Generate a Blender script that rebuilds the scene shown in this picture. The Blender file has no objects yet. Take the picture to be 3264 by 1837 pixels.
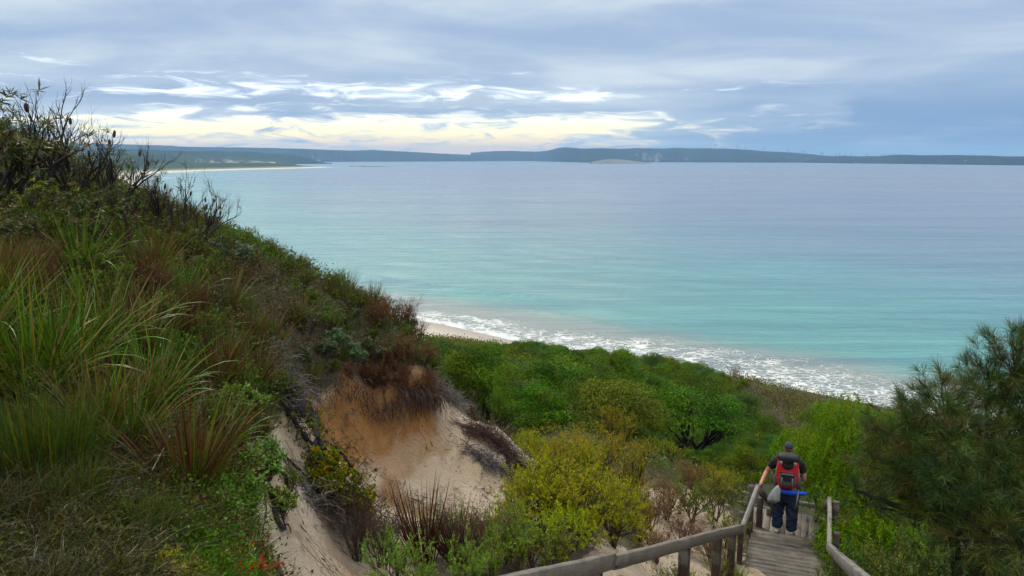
import bpy, math
import numpy as np
R = math.radians
SC = bpy.context.scene
COL = SC.collection
# ------------------------------------------------------------ camera, sky, sun, exposure
EYE = 60.0; PITCH = 9.4; FPX = 788.0
cam = bpy.data.cameras.new('camera'); camo = bpy.data.objects.new('camera', cam); COL.objects.link(camo)
camo.location = (0, 0, EYE); camo.rotation_euler = (R(90 - PITCH), 0, 0)
cam.sensor_width = 36; cam.lens = FPX / 1024 * 36; cam.clip_start = .1; cam.clip_end = 90000
SC.camera = camo
SC.view_settings.view_transform = 'Standard'; SC.view_settings.look = 'None'
SC.view_settings.exposure = 0.0; SC.view_settings.gamma = 1
SC.render.engine = 'CYCLES'
cy = SC.cycles
cy.use_denoising = True; cy.max_bounces = 6; cy.diffuse_bounces = 3; cy.glossy_bounces = 2
cy.transmission_bounces = 3; cy.volume_bounces = 0; cy.transparent_max_bounces = 6
cy.use_adaptive_sampling = True; cy.adaptive_threshold = 0.015

def s2l(c):
    return tuple(((v / 12.92) if v <= .04045 else ((v + .055) / 1.055) ** 2.4) for v in c)
def rgba(c): return (*s2l(c), 1)

class NT:                                   # tiny node-tree helper
    def __init__(s, tree): s.t = tree; s.n = tree.nodes; s.l = tree.links; s.n.clear()
    def add(s, typ, **kw):
        n = s.n.new(typ); ins = kw.pop('ins', {})
        for k, v in kw.items(): setattr(n, k, v)
        for k, v in ins.items(): s.set(n.inputs[k], v)
        return n
    def set(s, sock, v):
        if isinstance(v, bpy.types.NodeSocket): s.l.new(v, sock)
        elif hasattr(v, 'outputs'): s.l.new(v.outputs[0], sock)
        else: sock.default_value = v
    def m(s, op, a, b=0.0, c=0.0, clamp=False):
        n = s.add('ShaderNodeMath', operation=op, use_clamp=clamp)
        s.set(n.inputs[0], a); s.set(n.inputs[1], b)
        if op in ('MULTIPLY_ADD', 'SMOOTH_MIN', 'COMPARE'): s.set(n.inputs[2], c)
        return n.outputs[0]
    def ss(s, v, lo, hi, a=0.0, b=1.0):
        n = s.add('ShaderNodeMapRange', interpolation_type='SMOOTHSTEP')
        for k, q in zip((0, 1, 2, 3, 4), (v, lo, hi, a, b)): s.set(n.inputs[k], q)
        return n.outputs[0]
    def mix(s, f, a, b, mode='MIX'):
        n = s.add('ShaderNodeMix', data_type='RGBA', blend_type=mode)
        s.set(n.inputs[0], f)
        s.set(n.inputs[6], a if not isinstance(a, tuple) else (*a[:3], 1)); s.set(n.inputs[7], b if not isinstance(b, tuple) else (*b[:3], 1))
        return n.outputs[2]
    def ramp(s, f, stops, interp='LINEAR'):
        n = s.add('ShaderNodeValToRGB'); s.set(n.inputs[0], f); r = n.color_ramp; r.interpolation = interp
        while len(r.elements) < len(stops): r.elements.new(.5)
        for e, (p, c) in zip(r.elements, stops):
            e.position = p; e.color = (c, c, c, 1) if isinstance(c, (int, float)) else (*c[:3], 1)
        return n.outputs[0]
    def noise(s, vec, scale, detail=4, rough=.55, dist=0.0, **kw):
        n = s.add('ShaderNodeTexNoise', **kw); 
        if vec is not None: s.set(n.inputs['Vector'], vec)
        n.inputs['Scale'].default_value = scale; n.inputs['Detail'].default_value = detail
        n.inputs['Roughness'].default_value = rough; n.inputs['Distortion'].default_value = dist
        return n
    def xyz(s, x, y, z):
        n = s.add('ShaderNodeCombineXYZ')
        for k, v in zip((0, 1, 2), (x, y, z)): s.set(n.inputs[k], v)
        return n.outputs[0]

SUN_AZ, SUN_EL = -20.0, 48.0                # degrees: azimuth right of the view axis, elevation
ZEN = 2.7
def build_world():
    w = bpy.data.worlds.new('World'); SC.world = w; w.use_nodes = True
    k = NT(w.node_tree)
    sky = k.add('ShaderNodeTexSky', sky_type='NISHITA', sun_disc=False)
    sky.sun_elevation = R(SUN_EL); sky.sun_rotation = R(SUN_AZ)
    sky.air_density = 1.0; sky.dust_density = 2.0
    bg0 = k.add('ShaderNodeBackground', ins={0: sky.outputs[0], 1: .06})
    tc = k.add('ShaderNodeTexCoord'); sp = k.add('ShaderNodeSeparateXYZ', ins={0: tc.outputs['Generated']})
    X, Y, Z = sp.outputs
    zz = k.m('ADD', k.m('MAXIMUM', Z, 0.0), .035)
    U = k.m('DIVIDE', X, zz); V = k.m('DIVIDE', Y, zz)
    lay = k.xyz(k.m('MULTIPLY', U, .42), k.m('MULTIPLY', V, .55), 3.1)          # cloud deck seen in perspective
    n1 = k.noise(lay, .62, 8, .58, .35).outputs[0]
    n2 = k.noise(k.xyz(k.m('MULTIPLY', X, 3.0), k.m('MULTIPLY', Y, .6), k.m('MULTIPLY', Z, 13.0)), 1.3, 6, .55, .9).outputs[0]
    n3 = k.noise(k.xyz(k.m('MULTIPLY', X, 7.5), k.m('MULTIPLY', Y, 1.2), k.m('MULTIPLY', Z, 46.0)), 1.9, 6, .58, .8).outputs[0]
    # cloud deck: light grey blue with darker bellies
    light = rgba((.85, .905, .945)); dark = rgba((.655, .745, .87)); slate = rgba((.47, .62, .80))
    f = k.m('ADD', k.m('MULTIPLY', n1, .55), k.m('MULTIPLY', n2, .45))
    cmid = k.ss(X, -.55, -.02)                                               # darker from the middle on
    belly = k.m('MULTIPLY', k.ss(Z, .075, .125), k.ss(Z, .20, .145))
    f = k.m('SUBTRACT', f, k.m('MULTIPLY', k.m('MULTIPLY', cmid, belly), .055))
    base = k.mix(k.ss(f, .36, .64), dark, light)
    # slate bank low on the right, and a thinner one low on the left
    bankR = k.m('MULTIPLY', k.ss(X, .05, .42), k.ss(Z, .115, .05))
    bankR = k.m('MULTIPLY', bankR, k.ss(n2, .30, .56))
    base = k.mix(k.m('MULTIPLY', bankR, .85), base, slate)
    bankL = k.m('MULTIPLY', k.ss(X, .10, -.25), k.m('MULTIPLY', k.ss(Z, .052, .062), k.ss(Z, .086, .074)))
    base = k.mix(k.m('MULTIPLY', bankL, .6), base, rgba((.60, .70, .83)))
    # bright gaps toward the low sun
    fz = k.ramp(k.m('MULTIPLY', Z, 5.0), [(0, .72), (.06, .66), (.15, .64), (.23, .66), (.28, .24), (.33, .16), (.37, .46), (.44, .28), (.52, .0), (1, 0)])
    fa = k.ramp(k.m('MULTIPLY_ADD', X, 1.0, .5), [(0, .62), (.12, .9), (.25, 1), (.52, 1), (.62, .70), (.72, .32), (.84, .12), (1, .05)])
    gap = k.m('ADD', n3, k.m('MULTIPLY', k.m('MULTIPLY', fz, fa), .56))
    gm = k.m('MULTIPLY', k.ss(gap, .60, .90), k.m('MULTIPLY', k.ss(Z, .13, .095), k.ss(X, .55, .15)))
    gapR = k.m('MULTIPLY', k.m('MULTIPLY', k.ss(X, .02, .14), k.ss(X, .50, .30)), k.m('MULTIPLY', k.ss(Z, .080, .092), k.ss(Z, .125, .10)))
    gm2 = k.m('MULTIPLY', gapR, k.ss(n2, .34, .62))
    warm = k.ramp(k.m('MULTIPLY', Z, 10.0), [(0, s2l((.95, .78, .64))), (.14, s2l((.97, .84, .66))), (.30, s2l((1, .93, .70))), (.55, s2l((1, .98, .88))), (.8, s2l((.97, .99, 1)))])
    col = k.mix(gm, base, warm)
    col = k.mix(k.m('MULTIPLY', gm2, .8), col, rgba((.90, .94, .97)))
    # overcast deck grows brighter overhead, outside the picture
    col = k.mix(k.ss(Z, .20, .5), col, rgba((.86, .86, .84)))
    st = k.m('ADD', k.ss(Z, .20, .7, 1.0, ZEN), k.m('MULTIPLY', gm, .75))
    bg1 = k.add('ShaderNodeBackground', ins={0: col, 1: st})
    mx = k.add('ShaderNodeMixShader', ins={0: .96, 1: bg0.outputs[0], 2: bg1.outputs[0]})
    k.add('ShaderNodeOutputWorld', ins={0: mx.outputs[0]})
build_world()
sl = bpy.data.lights.new('sun', 'SUN'); sl.energy = 1.5; sl.angle = R(14); sl.color = (1, .93, .82)
so = bpy.data.objects.new('sun', sl); COL.objects.link(so); so.rotation_euler = (R(90 - SUN_EL), 0, R(-SUN_AZ) + math.pi)
# sun rotation: the lamp's -Z axis points away from the sun, which stands ahead-left of the camera
so.rotation_euler = (R(-(90 - SUN_EL)), 0, R(-SUN_AZ)); so.location = (0, 0, 90)

# ------------------------------------------------------------ placing helpers
CP, SP = math.cos(R(PITCH)), math.sin(R(PITCH))
def ray(px, py):
    u = (px - 512) / FPX; v = (288 - py) / FPX
    dy, dz = CP + v * SP, -SP + v * CP
    return u / dy, dz / dy                                                   # x and z per metre of depth y
def at(px, py, y):
    a, b = ray(px, py); return np.array((a * y, y, EYE + b * y))
def proj(p):
    p = np.asarray(p, float); x, y, z = p[..., 0], p[..., 1], p[..., 2] - EYE
    d = y * CP - z * SP
    return 512 + FPX * x / d, 288 - FPX * (y * SP + z * CP) / d

def _h(i, j, s):
    n = (i.astype(np.int64) * 374761393 + j.astype(np.int64) * 668265263 + s * 144665) & 0x7fffffff
    n = (n ^ (n >> 13)) * 1274126177 & 0x7fffffff
    return ((n ^ (n >> 16)) & 0xffff) / 65535.0
def vn(x, y, s=0):
    x = np.asarray(x, float); y = np.asarray(y, float)
    i = np.floor(x); j = np.floor(y); fx = x - i; fy = y - j
    fx = fx * fx * (3 - 2 * fx); fy = fy * fy * (3 - 2 * fy)
    a, b, c, d = _h(i, j, s), _h(i + 1, j, s), _h(i, j + 1, s), _h(i + 1, j + 1, s)
    return (a * (1 - fx) + b * fx) * (1 - fy) + (c * (1 - fx) + d * fx) * fy
def fbm(x, y, s=0, o=4, g=.5):
    r = 0; a = 1; t = 0
    for k in range(o):
        r = r + a * vn(x * 2 ** k + 17.3 * k, y * 2 ** k - 9.1 * k, s + k); t += a; a *= g
    return r / t * 2 - 1                                                     # -1..1
def sst(v, lo, hi):
    t = np.clip((v - lo) / (hi - lo), 0, 1); return t * t * (3 - 2 * t)

# ------------------------------------------------------------ mesh building
def tag(o, label=None, cat=None, group=None, kind=None):
    if label: o['label'] = label
    if cat: o['category'] = cat
    if group: o['group'] = group
    if kind: o['kind'] = kind
    return o
def mesh_from(name, V, F, mat=None, C=None, parent=None, smooth=False, mats=None, MI=None, attrs=None):
    """V (n,3); F a list of arrays (m,k) of any k; C (n,3) a natural colour per vertex"""
    me = bpy.data.meshes.new(name); V = np.asarray(V, np.float32)
    F = [np.asarray(f, np.int32) for f in F if len(f)]
    nl = sum(f.size for f in F); nf = sum(len(f) for f in F)
    me.vertices.add(len(V)); me.vertices.foreach_set('co', V.ravel())
    me.loops.add(nl); me.loops.foreach_set('vertex_index', np.concatenate([f.ravel() for f in F]))
    tot = np.concatenate([np.full(len(f), f.shape[1], np.int32) for f in F])
    st = np.concatenate([[0], np.cumsum(tot)[:-1]]).astype(np.int32)
    me.polygons.add(nf); me.polygons.foreach_set('loop_start', st); me.polygons.foreach_set('loop_total', tot)
    if smooth: me.polygons.foreach_set('use_smooth', np.ones(nf, bool))
    if C is not None:
        a = me.color_attributes.new('tint', 'FLOAT_COLOR', 'POINT')
        a.data.foreach_set('color', np.concatenate([np.asarray(C, np.float32), np.ones((len(V), 1), np.float32)], 1).ravel())
    for k, v in (attrs or {}).items():
        a = me.attributes.new(k, 'FLOAT', 'POINT'); a.data.foreach_set('value', np.asarray(v, np.float32))
    for mm in (mats or ([mat] if mat else [])): me.materials.append(mm)
    if MI is not None: me.polygons.foreach_set('material_index', np.asarray(MI, np.int32))
    me.update(); me.validate()
    o = bpy.data.objects.new(name, me); COL.objects.link(o)
    if parent: o.parent = parent
    return o
def empty(name, loc, label, cat, group=None, rz=0.0):
    o = bpy.data.objects.new(name, None); COL.objects.link(o); o.location = tuple(loc); o.rotation_euler = (0, 0, rz)
    o.empty_display_size = .1
    return tag(o, label, cat, group)
def copy_thing(root, loc, rz=0.0, s=1.0, label=None, group=None):
    r = root.copy(); COL.objects.link(r); r.location = tuple(loc); r.rotation_euler = (0, 0, rz); r.scale = (s, s, s) if np.isscalar(s) else s
    if label: r['label'] = label
    if group: r['group'] = group
    for ch in root.children:
        c = ch.copy(); COL.objects.link(c); c.parent = r
        for g in ch.children:
            d = g.copy(); COL.objects.link(d); d.parent = c
    return r
class Geo:
    def __init__(s): s.V = []; s.C = []; s.F = {}; s.n = 0
    def add(s, V, F, C=None):
        V = np.asarray(V, float).reshape(-1, 3); F = np.asarray(F)
        s.V.append(V); 
        C = np.ones((len(V), 3)) * .5 if C is None else np.broadcast_to(np.asarray(C, float), (len(V), 3))
        s.C.append(C); s.F.setdefault(F.shape[1], []).append(F + s.n); s.n += len(V)
    def box(s, a, b, up, w, h, C=None, ext=0.0):
        """a beam from a to b, w across and h along up"""
        a = np.array(a, float); b = np.array(b, float); d = b - a; L = np.linalg.norm(d); d /= L
        a = a - d * ext; b = b + d * ext
        sd = np.cross(d, up); sd /= np.linalg.norm(sd); u2 = np.cross(sd, d)
        P = [p + sd * sx * w / 2 + u2 * sz * h / 2 for p in (a, b) for sx, sz in ((-1, -1), (1, -1), (1, 1), (-1, 1))]
        s.add(P, [(0, 1, 2, 3), (7, 6, 5, 4), (4, 5, 1, 0), (5, 6, 2, 1), (6, 7, 3, 2), (7, 4, 0, 3)], C)
    def tube(s, P, r, n=5, C=None, cap=True):
        P = np.asarray(P, float); k = len(P); r = np.broadcast_to(np.asarray(r, float), (k,))
        T = np.gradient(P, axis=0); T /= np.linalg.norm(T, axis=1)[:, None] + 1e-9
        ref = np.array((0, 0, 1.)) if abs(T[0, 2]) < .9 else np.array((1., 0, 0))
        A = np.cross(T, ref); A /= np.linalg.norm(A, axis=1)[:, None] + 1e-9; B = np.cross(T, A)
        th = np.arange(n) * 2 * math.pi / n
        V = P[:, None] + r[:, None, None] * (A[:, None] * np.cos(th)[None, :, None] + B[:, None] * np.sin(th)[None, :, None])
        i = np.arange(k - 1)[:, None] * n; j = np.arange(n)[None]; j2 = (j + 1) % n
        F = np.stack([i + j, i + j2, i + n + j2, i + n + j], -1).reshape(-1, 4)
        Cc = C
        if C is not None and np.ndim(C) == 2: Cc = np.repeat(C, n, 0)
        s.add(V.reshape(-1, 3), F, Cc)
        if cap and n == 4: s.F.setdefault(4, []).append(np.array([[0, 1, 2, 3], [3 + (k - 1) * n, 2 + (k - 1) * n, 1 + (k - 1) * n, (k - 1) * n]]) + s.n - k * n)
        elif cap and n > 2: s.F.setdefault(n, []).append(np.array([list(range(n)), [q + (k - 1) * n for q in range(n)][::-1]]) + s.n - k * n)
    def leaves(s, P, D, L, W, C, fold=.25, up=None, rng=None):
        """one diamond-shaped, folded leaf (two triangles) per row"""
        P = np.asarray(P, float); m = len(P); D = D / (np.linalg.norm(D, axis=1)[:, None] + 1e-9)
        rn = rng.normal(size=(m, 3)) if up is None else up + rng.normal(size=(m, 3)) * .45
        S = np.cross(D, rn); S /= np.linalg.norm(S, axis=1)[:, None] + 1e-9; N = np.cross(S, D)
        L = np.broadcast_to(L, (m,))[:, None]; W = np.broadcast_to(W, (m,))[:, None]
        mid = P + D * L * .5
        V = np.stack([P, mid + S * W / 2 + N * W * fold, P + D * L, mid - S * W / 2 + N * W * fold], 1).reshape(-1, 3)
        i = np.arange(m)[:, None] * 4
        F = np.concatenate([i + np.array([[0, 1, 2]]), i + np.array([[0, 2, 3]])])
        s.add(V, F, np.repeat(np.broadcast_to(C, (m, 3)), 4, 0))
    def blades(s, P, D, L, W, C, k=4, droop=.5, C2=None, rng=None, flat=False):
        """tapered strap blades that arch over under gravity"""
        P = np.asarray(P, float); m = len(P); D = D / (np.linalg.norm(D, axis=1)[:, None] + 1e-9)
        L = np.broadcast_to(L, (m,)); W = np.broadcast_to(W, (m,)); droop = np.broadcast_to(droop, (m,))
        S = np.cross(D, np.array((0, 0, 1.)) + rng.normal(size=(m, 3)) * (.15 if flat else .7)); S /= np.linalg.norm(S, axis=1)[:, None] + 1e-9
        pts = []; d = D.copy(); p = P.copy()
        for q in range(k + 1):
            t = q / k; w = W * (1 - t ** 2.2) * (.55 + .45 * min(1, t * 4)) + W * .03
            pts += [p - S * w[:, None] / 2, p + S * w[:, None] / 2]
            p = p + d * (L / k)[:, None]; d = d + np.array((0, 0, -1.)) * (droop * (.35 + t) / k)[:, None] + rng.normal(size=(m, 3)) * .03; d /= np.linalg.norm(d, axis=1)[:, None]
        V = np.stack(pts, 1).reshape(-1, 3); i = np.arange(m)[:, None] * 2 * (k + 1)
        F = np.concatenate([i + np.array([[2 * q, 2 * q + 1, 2 * q + 3, 2 * q + 2]]) for q in range(k)])
        C = np.broadcast_to(C, (m, 3)); C2 = C if C2 is None else np.broadcast_to(C2, (m, 3))
        t = (np.arange(k + 1) / k)[None, :, None]; CC = C[:, None] * (1 - t) + C2[:, None] * t
        s.add(V, F, np.repeat(CC, 2, 1).reshape(-1, 3))
    def build(s, name, mat, parent=None, smooth=False):
        return mesh_from(name, np.concatenate(s.V), [np.concatenate(f) for f in s.F.values()], mat, np.concatenate(s.C), parent, smooth)

# ------------------------------------------------------------ materials
def principled(name, rough=.6):
    m = bpy.data.materials.new(name); m.use_nodes = True; k = NT(m.node_tree)
    b = k.add('ShaderNodeBsdfPrincipled'); b.inputs['Roughness'].default_value = rough
    out = k.add('ShaderNodeOutputMaterial', ins={0: b.outputs[0]}); return m, k, b, out
def leaf_mat(name, trans=.35, rough=.5, var=.25, gain=1.1):
    m, k, b, out = principled(name, rough)
    a = k.add('ShaderNodeAttribute', attribute_name='tint'); oi = k.add('ShaderNodeObjectInfo')
    hs = k.add('ShaderNodeHueSaturation'); k.set(hs.inputs['Color'], a.outputs['Color'])
    hs.inputs['Saturation'].default_value = 1.12
    k.set(hs.inputs['Hue'], k.m('MULTIPLY_ADD', oi.outputs['Random'], .05, .475))
    k.set(hs.inputs['Value'], k.m('MULTIPLY_ADD', oi.outputs['Random'], var, gain - var / 2))
    k.set(b.inputs['Base Color'], hs.outputs[0]); b.inputs['Specular IOR Level'].default_value = .12
    tr = k.add('ShaderNodeBsdfTranslucent'); 
    tc = k.mix(1.0, hs.outputs[0], (1.0, 1.0, .55), 'MULTIPLY'); k.set(tr.inputs[0], tc)
    mx = k.add('ShaderNodeMixShader', ins={0: trans, 1: b.outputs[0], 2: tr.outputs[0]}); k.set(out.inputs[0], mx.outputs[0]); return m
def tint_mat(name, rough=.85, bump=.3, scale=40, var=.3, detail=5, spec=.25):
    """natural colour from the mesh, broken up by noise, with bump"""
    m, k, b, out = principled(name, rough)
    a = k.add('ShaderNodeAttribute', attribute_name='tint'); tc = k.add('ShaderNodeTexCoord')
    n = k.noise(tc.outputs['Object'], scale, detail, .6).outputs[0]
    v = k.m('MULTIPLY_ADD', n, var * 2, 1 - var); hs = k.add('ShaderNodeHueSaturation'); k.set(hs.inputs['Color'], a.outputs['Color']); k.set(hs.inputs['Value'], v)
    k.set(b.inputs['Base Color'], hs.outputs[0]); b.inputs['Specular IOR Level'].default_value = spec
    bp = k.add('ShaderNodeBump', ins={'Strength': bump, 'Distance': .02, 'Height': n}); k.set(b.inputs['Normal'], bp.outputs[0]); return m
M_LEAF = leaf_mat('leaf', .24, .6); M_BLADE = leaf_mat('blade', .20, .36, .25, .76); M_BLADE.node_tree.nodes['Principled BSDF'].inputs['Specular IOR Level'].default_value = .22; M_NEEDLE = leaf_mat('needle', .15, .55, .15, .84)
M_BARK = tint_mat('bark', .9, .6, 30); M_FINE = tint_mat('fine', .8, 0.0, 8, .15)
# ------------------------------------------------------------ terrain
def tps_fit(A, z, lam=1e-4):
    n = len(A); d = np.linalg.norm(A[:, None] - A[None], axis=2); K = np.where(d > 0, d * d * np.log(d + 1e-12), 0) + lam * np.eye(n)
    Pm = np.hstack([np.ones((n, 1)), A]); M = np.block([[K, Pm], [Pm.T, np.zeros((3, 3))]])
    return np.linalg.solve(M, np.concatenate([z, np.zeros(3)]))
def tps_eval(A, w, B):
    out = np.zeros(len(B)); n = len(A)
    for i in range(0, len(B), 20000):
        b = B[i:i + 20000]; d2 = ((b[:, None] - A[None]) ** 2).sum(2)
        K = .5 * d2 * np.log(d2 + 1e-12); out[i:i + 20000] = K @ w[:n] + w[n] + b @ w[n + 1:]
    return out
Yo = 5.0
def wrp(x, y): return np.stack([1.6 * x / (y + Yo), np.log(y + Yo)], -1)
# ground seen in the picture: pixel column, pixel row, metres ahead
GP = [(0, 576, 3.9), (150, 576, 4.2), (0, 430, 6), (0, 300, 8.2), (0, 215, 11.5), (70, 215, 12), (150, 235, 12.5), (220, 268, 13),
      (300, 293, 14), (380, 318, 15), (425, 348, 15.2), (120, 480, 5.6), (200, 400, 8.2), (120, 330, 8.6), (230, 330, 10.4),
      (238, 500, 6.6), (262, 576, 5.9), (262, 440, 8.2), (283, 380, 10.6),
      (292, 362, 12.2), (345, 372, 13.0), (400, 384, 13.7), (432, 392, 14.1),
      (300, 425, 11.3), (350, 440, 12.4), (400, 450, 13.0), (440, 440, 13.6), (330, 402, 12.7), (380, 415, 13.4),
      (390, 486, 12.3), (440, 490, 12.7), (500, 488, 13.2), (470, 455, 13.6), (500, 430, 14.6), (450, 408, 14.9), (522, 452, 15.0), (528, 484, 14.0),
      (560, 455, 18.5), (300, 500, 8.3), (300, 576, 7.2), (345, 535, 9.2), (380, 520, 10.2), (380, 560, 8.9), (345, 470, 9.6), (300, 452, 9.4),
      (420, 576, 8.6), (480, 540, 10.2), (440, 515, 11.3), (560, 520, 11.6), (600, 545, 10.3), (620, 500, 14), (684, 512, 14.6),
      (660, 470, 18.5), (570, 430, 22), (500, 462, 17.5), (695, 472, 40), (620, 455, 29), (520, 430, 33), (740, 475, 27),
      (540, 366, 82), (432, 342, 100), (458, 346, 98), (485, 352, 95), (440, 380, 62), (500, 404, 45), (640, 370, 84), (700, 382, 82), (760, 390, 85), (850, 412, 92), (620, 410, 50), (760, 430, 45),
      (850, 440, 42), (850, 470, 28), (950, 450, 45), (1024, 470, 50), (720, 340, 150)]
pts = [at(*g) for g in GP]; pts = [(p[0], p[1], p[2] - EYE) for p in pts]
def stair(t):                                                                 # centre line of the boarded path, near to far
    return np.array([(-1.6, 0, -1.65), (-.3, 2.6, -2.8), (1.35, 5.6, -4.15), (4.2, 11.6, -7.05), (4.9, 13.6, -7.1), (5.3, 14.8, -7.4), (6.2, 17.6, -8.6)])[t]
pts += [tuple(stair(i)) for i in range(7)]
pts += [(3.0, 3.0, -3.6), (4.6, 6.2, -4.9), (6.6, 11.0, -7.6), (7.5, 14, -8.4), (2.4, 10.6, -6.3), (3.4, 13.2, -7.0), (3.3, 14.5, -7.2), (0.2, 8.0, -4.9), (-1.6, 4.6, -3.1),
        (-6, 0, -.5), (-3, 0, -1.1), (2, 0, -2.6), (7, 1, -4.5), (0, -3, -.6), (-6, -3, .4), (5, -3, -2.5), (10, 5, -6.5), (13, 13, -9.5), (16, 24, -13.5),
        (-12, 8, .9), (-14, 14, 1.6), (-16, 22, 1.4), (-9, 20, -1.5), (-12, 30, -3.5), (-5, 22, -5.6), (-2, 20, -7.6), (-1, 26, -9.6), (-6, 34, -10), (-14, 50, -13), (-30, 60, -8), (-25, 30, 2.5),
        (-40, 120, -25), (-80, 200, -35), (-60, 330, -45), (-200, 330, -20), (-20, 100, -24.5), (-12, 200, -52), (60, 150, -50), (-5, 140, -38), (30, 120, -36), (120, 60, -30), (100, 120, -50)]
pts = np.array(pts); TA = wrp(pts[:, 0], pts[:, 1]); TW = tps_fit(TA, pts[:, 2] / (pts[:, 1] + 12), 3e-4)
def tps(x, y):
    sh = np.shape(x); x = np.ravel(np.asarray(x, float)); y = np.ravel(np.asarray(y, float)); x, y = np.broadcast_arrays(x, y)
    return (tps_eval(TA, TW, wrp(x, np.maximum(y, -4))) * (y + 12)).reshape(sh)
# waterline of the bay, from right behind the camera round to the far side
SH = np.array([(520, 20), (330, 70)] + [tuple((EYE / -ray(px, py)[1]) * np.array((ray(px, py)[0], 1.0))) for px, py in
     [(1024, 472), (950, 439), (875, 414), (800, 394), (720, 379), (640, 363), (535, 345), (480, 333), (427, 322)]]
     + [(-95, 330), (-205, 440), (-350, 690), (-570, 1120), (-800, 1690), (-1220, 2600), (-1400, 3300), (-1330, 4000), (-1100, 4900)], float)
def catmull(P, n=12):
    P = np.vstack([2 * P[0] - P[1], P, 2 * P[-1] - P[-2]]); o = []
    for i in range(1, len(P) - 2):
        t = (np.arange(n) / n)[:, None]; a, b, c, d = P[i - 1:i + 3]
        o.append(.5 * (2 * b + (c - a) * t + (2 * a - 5 * b + 4 * c - d) * t ** 2 + (3 * b - a - 3 * c + d) * t ** 3))
    return np.vstack(o + [P[-2][None]])
SHC = catmull(SH)
def shore_dist(x, y, poly=None):
    """distance to the waterline, positive out to sea"""
    x = np.ravel(x); y = np.ravel(y); P = SHC if poly is None else poly; best = np.full(len(x), 1e18); sg = np.zeros(len(x))
    for a, b in zip(P[:-1], P[1:]):
        d = b - a; L2 = d @ d; t = np.clip(((x - a[0]) * d[0] + (y - a[1]) * d[1]) / L2, 0, 1)
        ex = x - a[0] - t * d[0]; ey = y - a[1] - t * d[1]; q = ex * ex + ey * ey; m = q < best
        best = np.where(m, q, best); sg = np.where(m, np.sign(ex * d[1] - ey * d[0]), sg)
    return np.sqrt(best) * sg
def ground(x, y, detail=True):
    """terrain height, world z"""
    sh = np.shape(x); x = np.ravel(np.asarray(x, float)); y = np.ravel(np.asarray(y, float))
    z = EYE + tps(x, y)
    q = np.full(x.shape, 999.0); fr = y > 58
    if fr.any(): q[fr] = -shore_dist(x[fr], y[fr])
    prof = np.where(q < 42, q * .065, 2.73 + (q - 42) * .85)
    d = z - prof; z = np.where(y > 60, np.where(np.abs(d) < 4, np.minimum(z, prof) - (4 - np.abs(d)) ** 2 / 16, np.minimum(z, prof)), z)
    if detail:
        z = z + .055 * fbm(x * 1.1, y * 1.1, 3) * sst(y, 0, 4) * (1 - sst(y, 60, 120)) + np.where((y > 25) & (q > 45), 1.0 * fbm(x * .08, y * .08, 9), 0)
    return z.reshape(sh)
def g1(x, y): return float(ground(np.array([x]), np.array([y]))[0])
def on(px, py, y0=3, y1=130):
    """first terrain point met by the ray through a pixel"""
    a, b = ray(px, py); ys = np.exp(np.linspace(math.log(y0), math.log(y1), 400)); h = EYE + b * ys - ground(a * ys, ys)
    i = np.argmax(h < 0); y = ys[i] if h[i] < 0 else y1
    if i > 0 and h[i] < 0: y = ys[i - 1] + (ys[i] - ys[i - 1]) * h[i - 1] / (h[i - 1] - h[i])
    return np.array((a * y, y, g1(a * y, y)))

def pt(p):
    """(column, row, depth) -> point; a depth under 1 means that far in front of the ground there"""
    return at(*p) if p[2] >= 1 else at(p[0], p[1], on(p[0], p[1], 3, 40)[1] - p[2])

def inpoly(x, y, P):
    P = np.asarray(P); r = np.zeros(np.shape(x), bool); j = len(P) - 1
    for i in range(len(P)):
        xi, yi = P[i]; xj, yj = P[j]
        with np.errstate(divide='ignore', invalid='ignore'):
            c = ((yi > y) != (yj > y)) & (x < (xj - xi) * (y - yi) / (yj - yi) + xi)
        r ^= c; j = i
    return r
def ring_xy(L): return np.array([at(*g)[:2] for g in L])
SAND = ring_xy([(284, 372, 11.6), (345, 368, 13.2), (400, 380, 14.0), (436, 385, 14.6), (462, 402, 15.3), (500, 425, 15.6), (560, 440, 18.5), (575, 462, 18), (535, 490, 14.3), (560, 520, 12),
                (480, 520, 11.2), (440, 560, 9.4), (400, 590, 8), (262, 590, 5.6), (252, 500, 7.3), (270, 455, 8.6), (284, 410, 10.2)])
SAND2 = ring_xy([(640, 500, 15.8), (720, 488, 17), (735, 520, 14.4), (738, 580, 10.5), (560, 600, 8.8), (600, 545, 11), (650, 545, 11.5)])
ORANGE = ring_xy([(284, 372, 11.6), (345, 366, 13.2), (400, 378, 14.0), (434, 384, 14.6), (446, 410, 14.3), (420, 432, 13.7), (372, 440, 12.9), (345, 470, 11.6), (300, 440, 11.0)])
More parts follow.
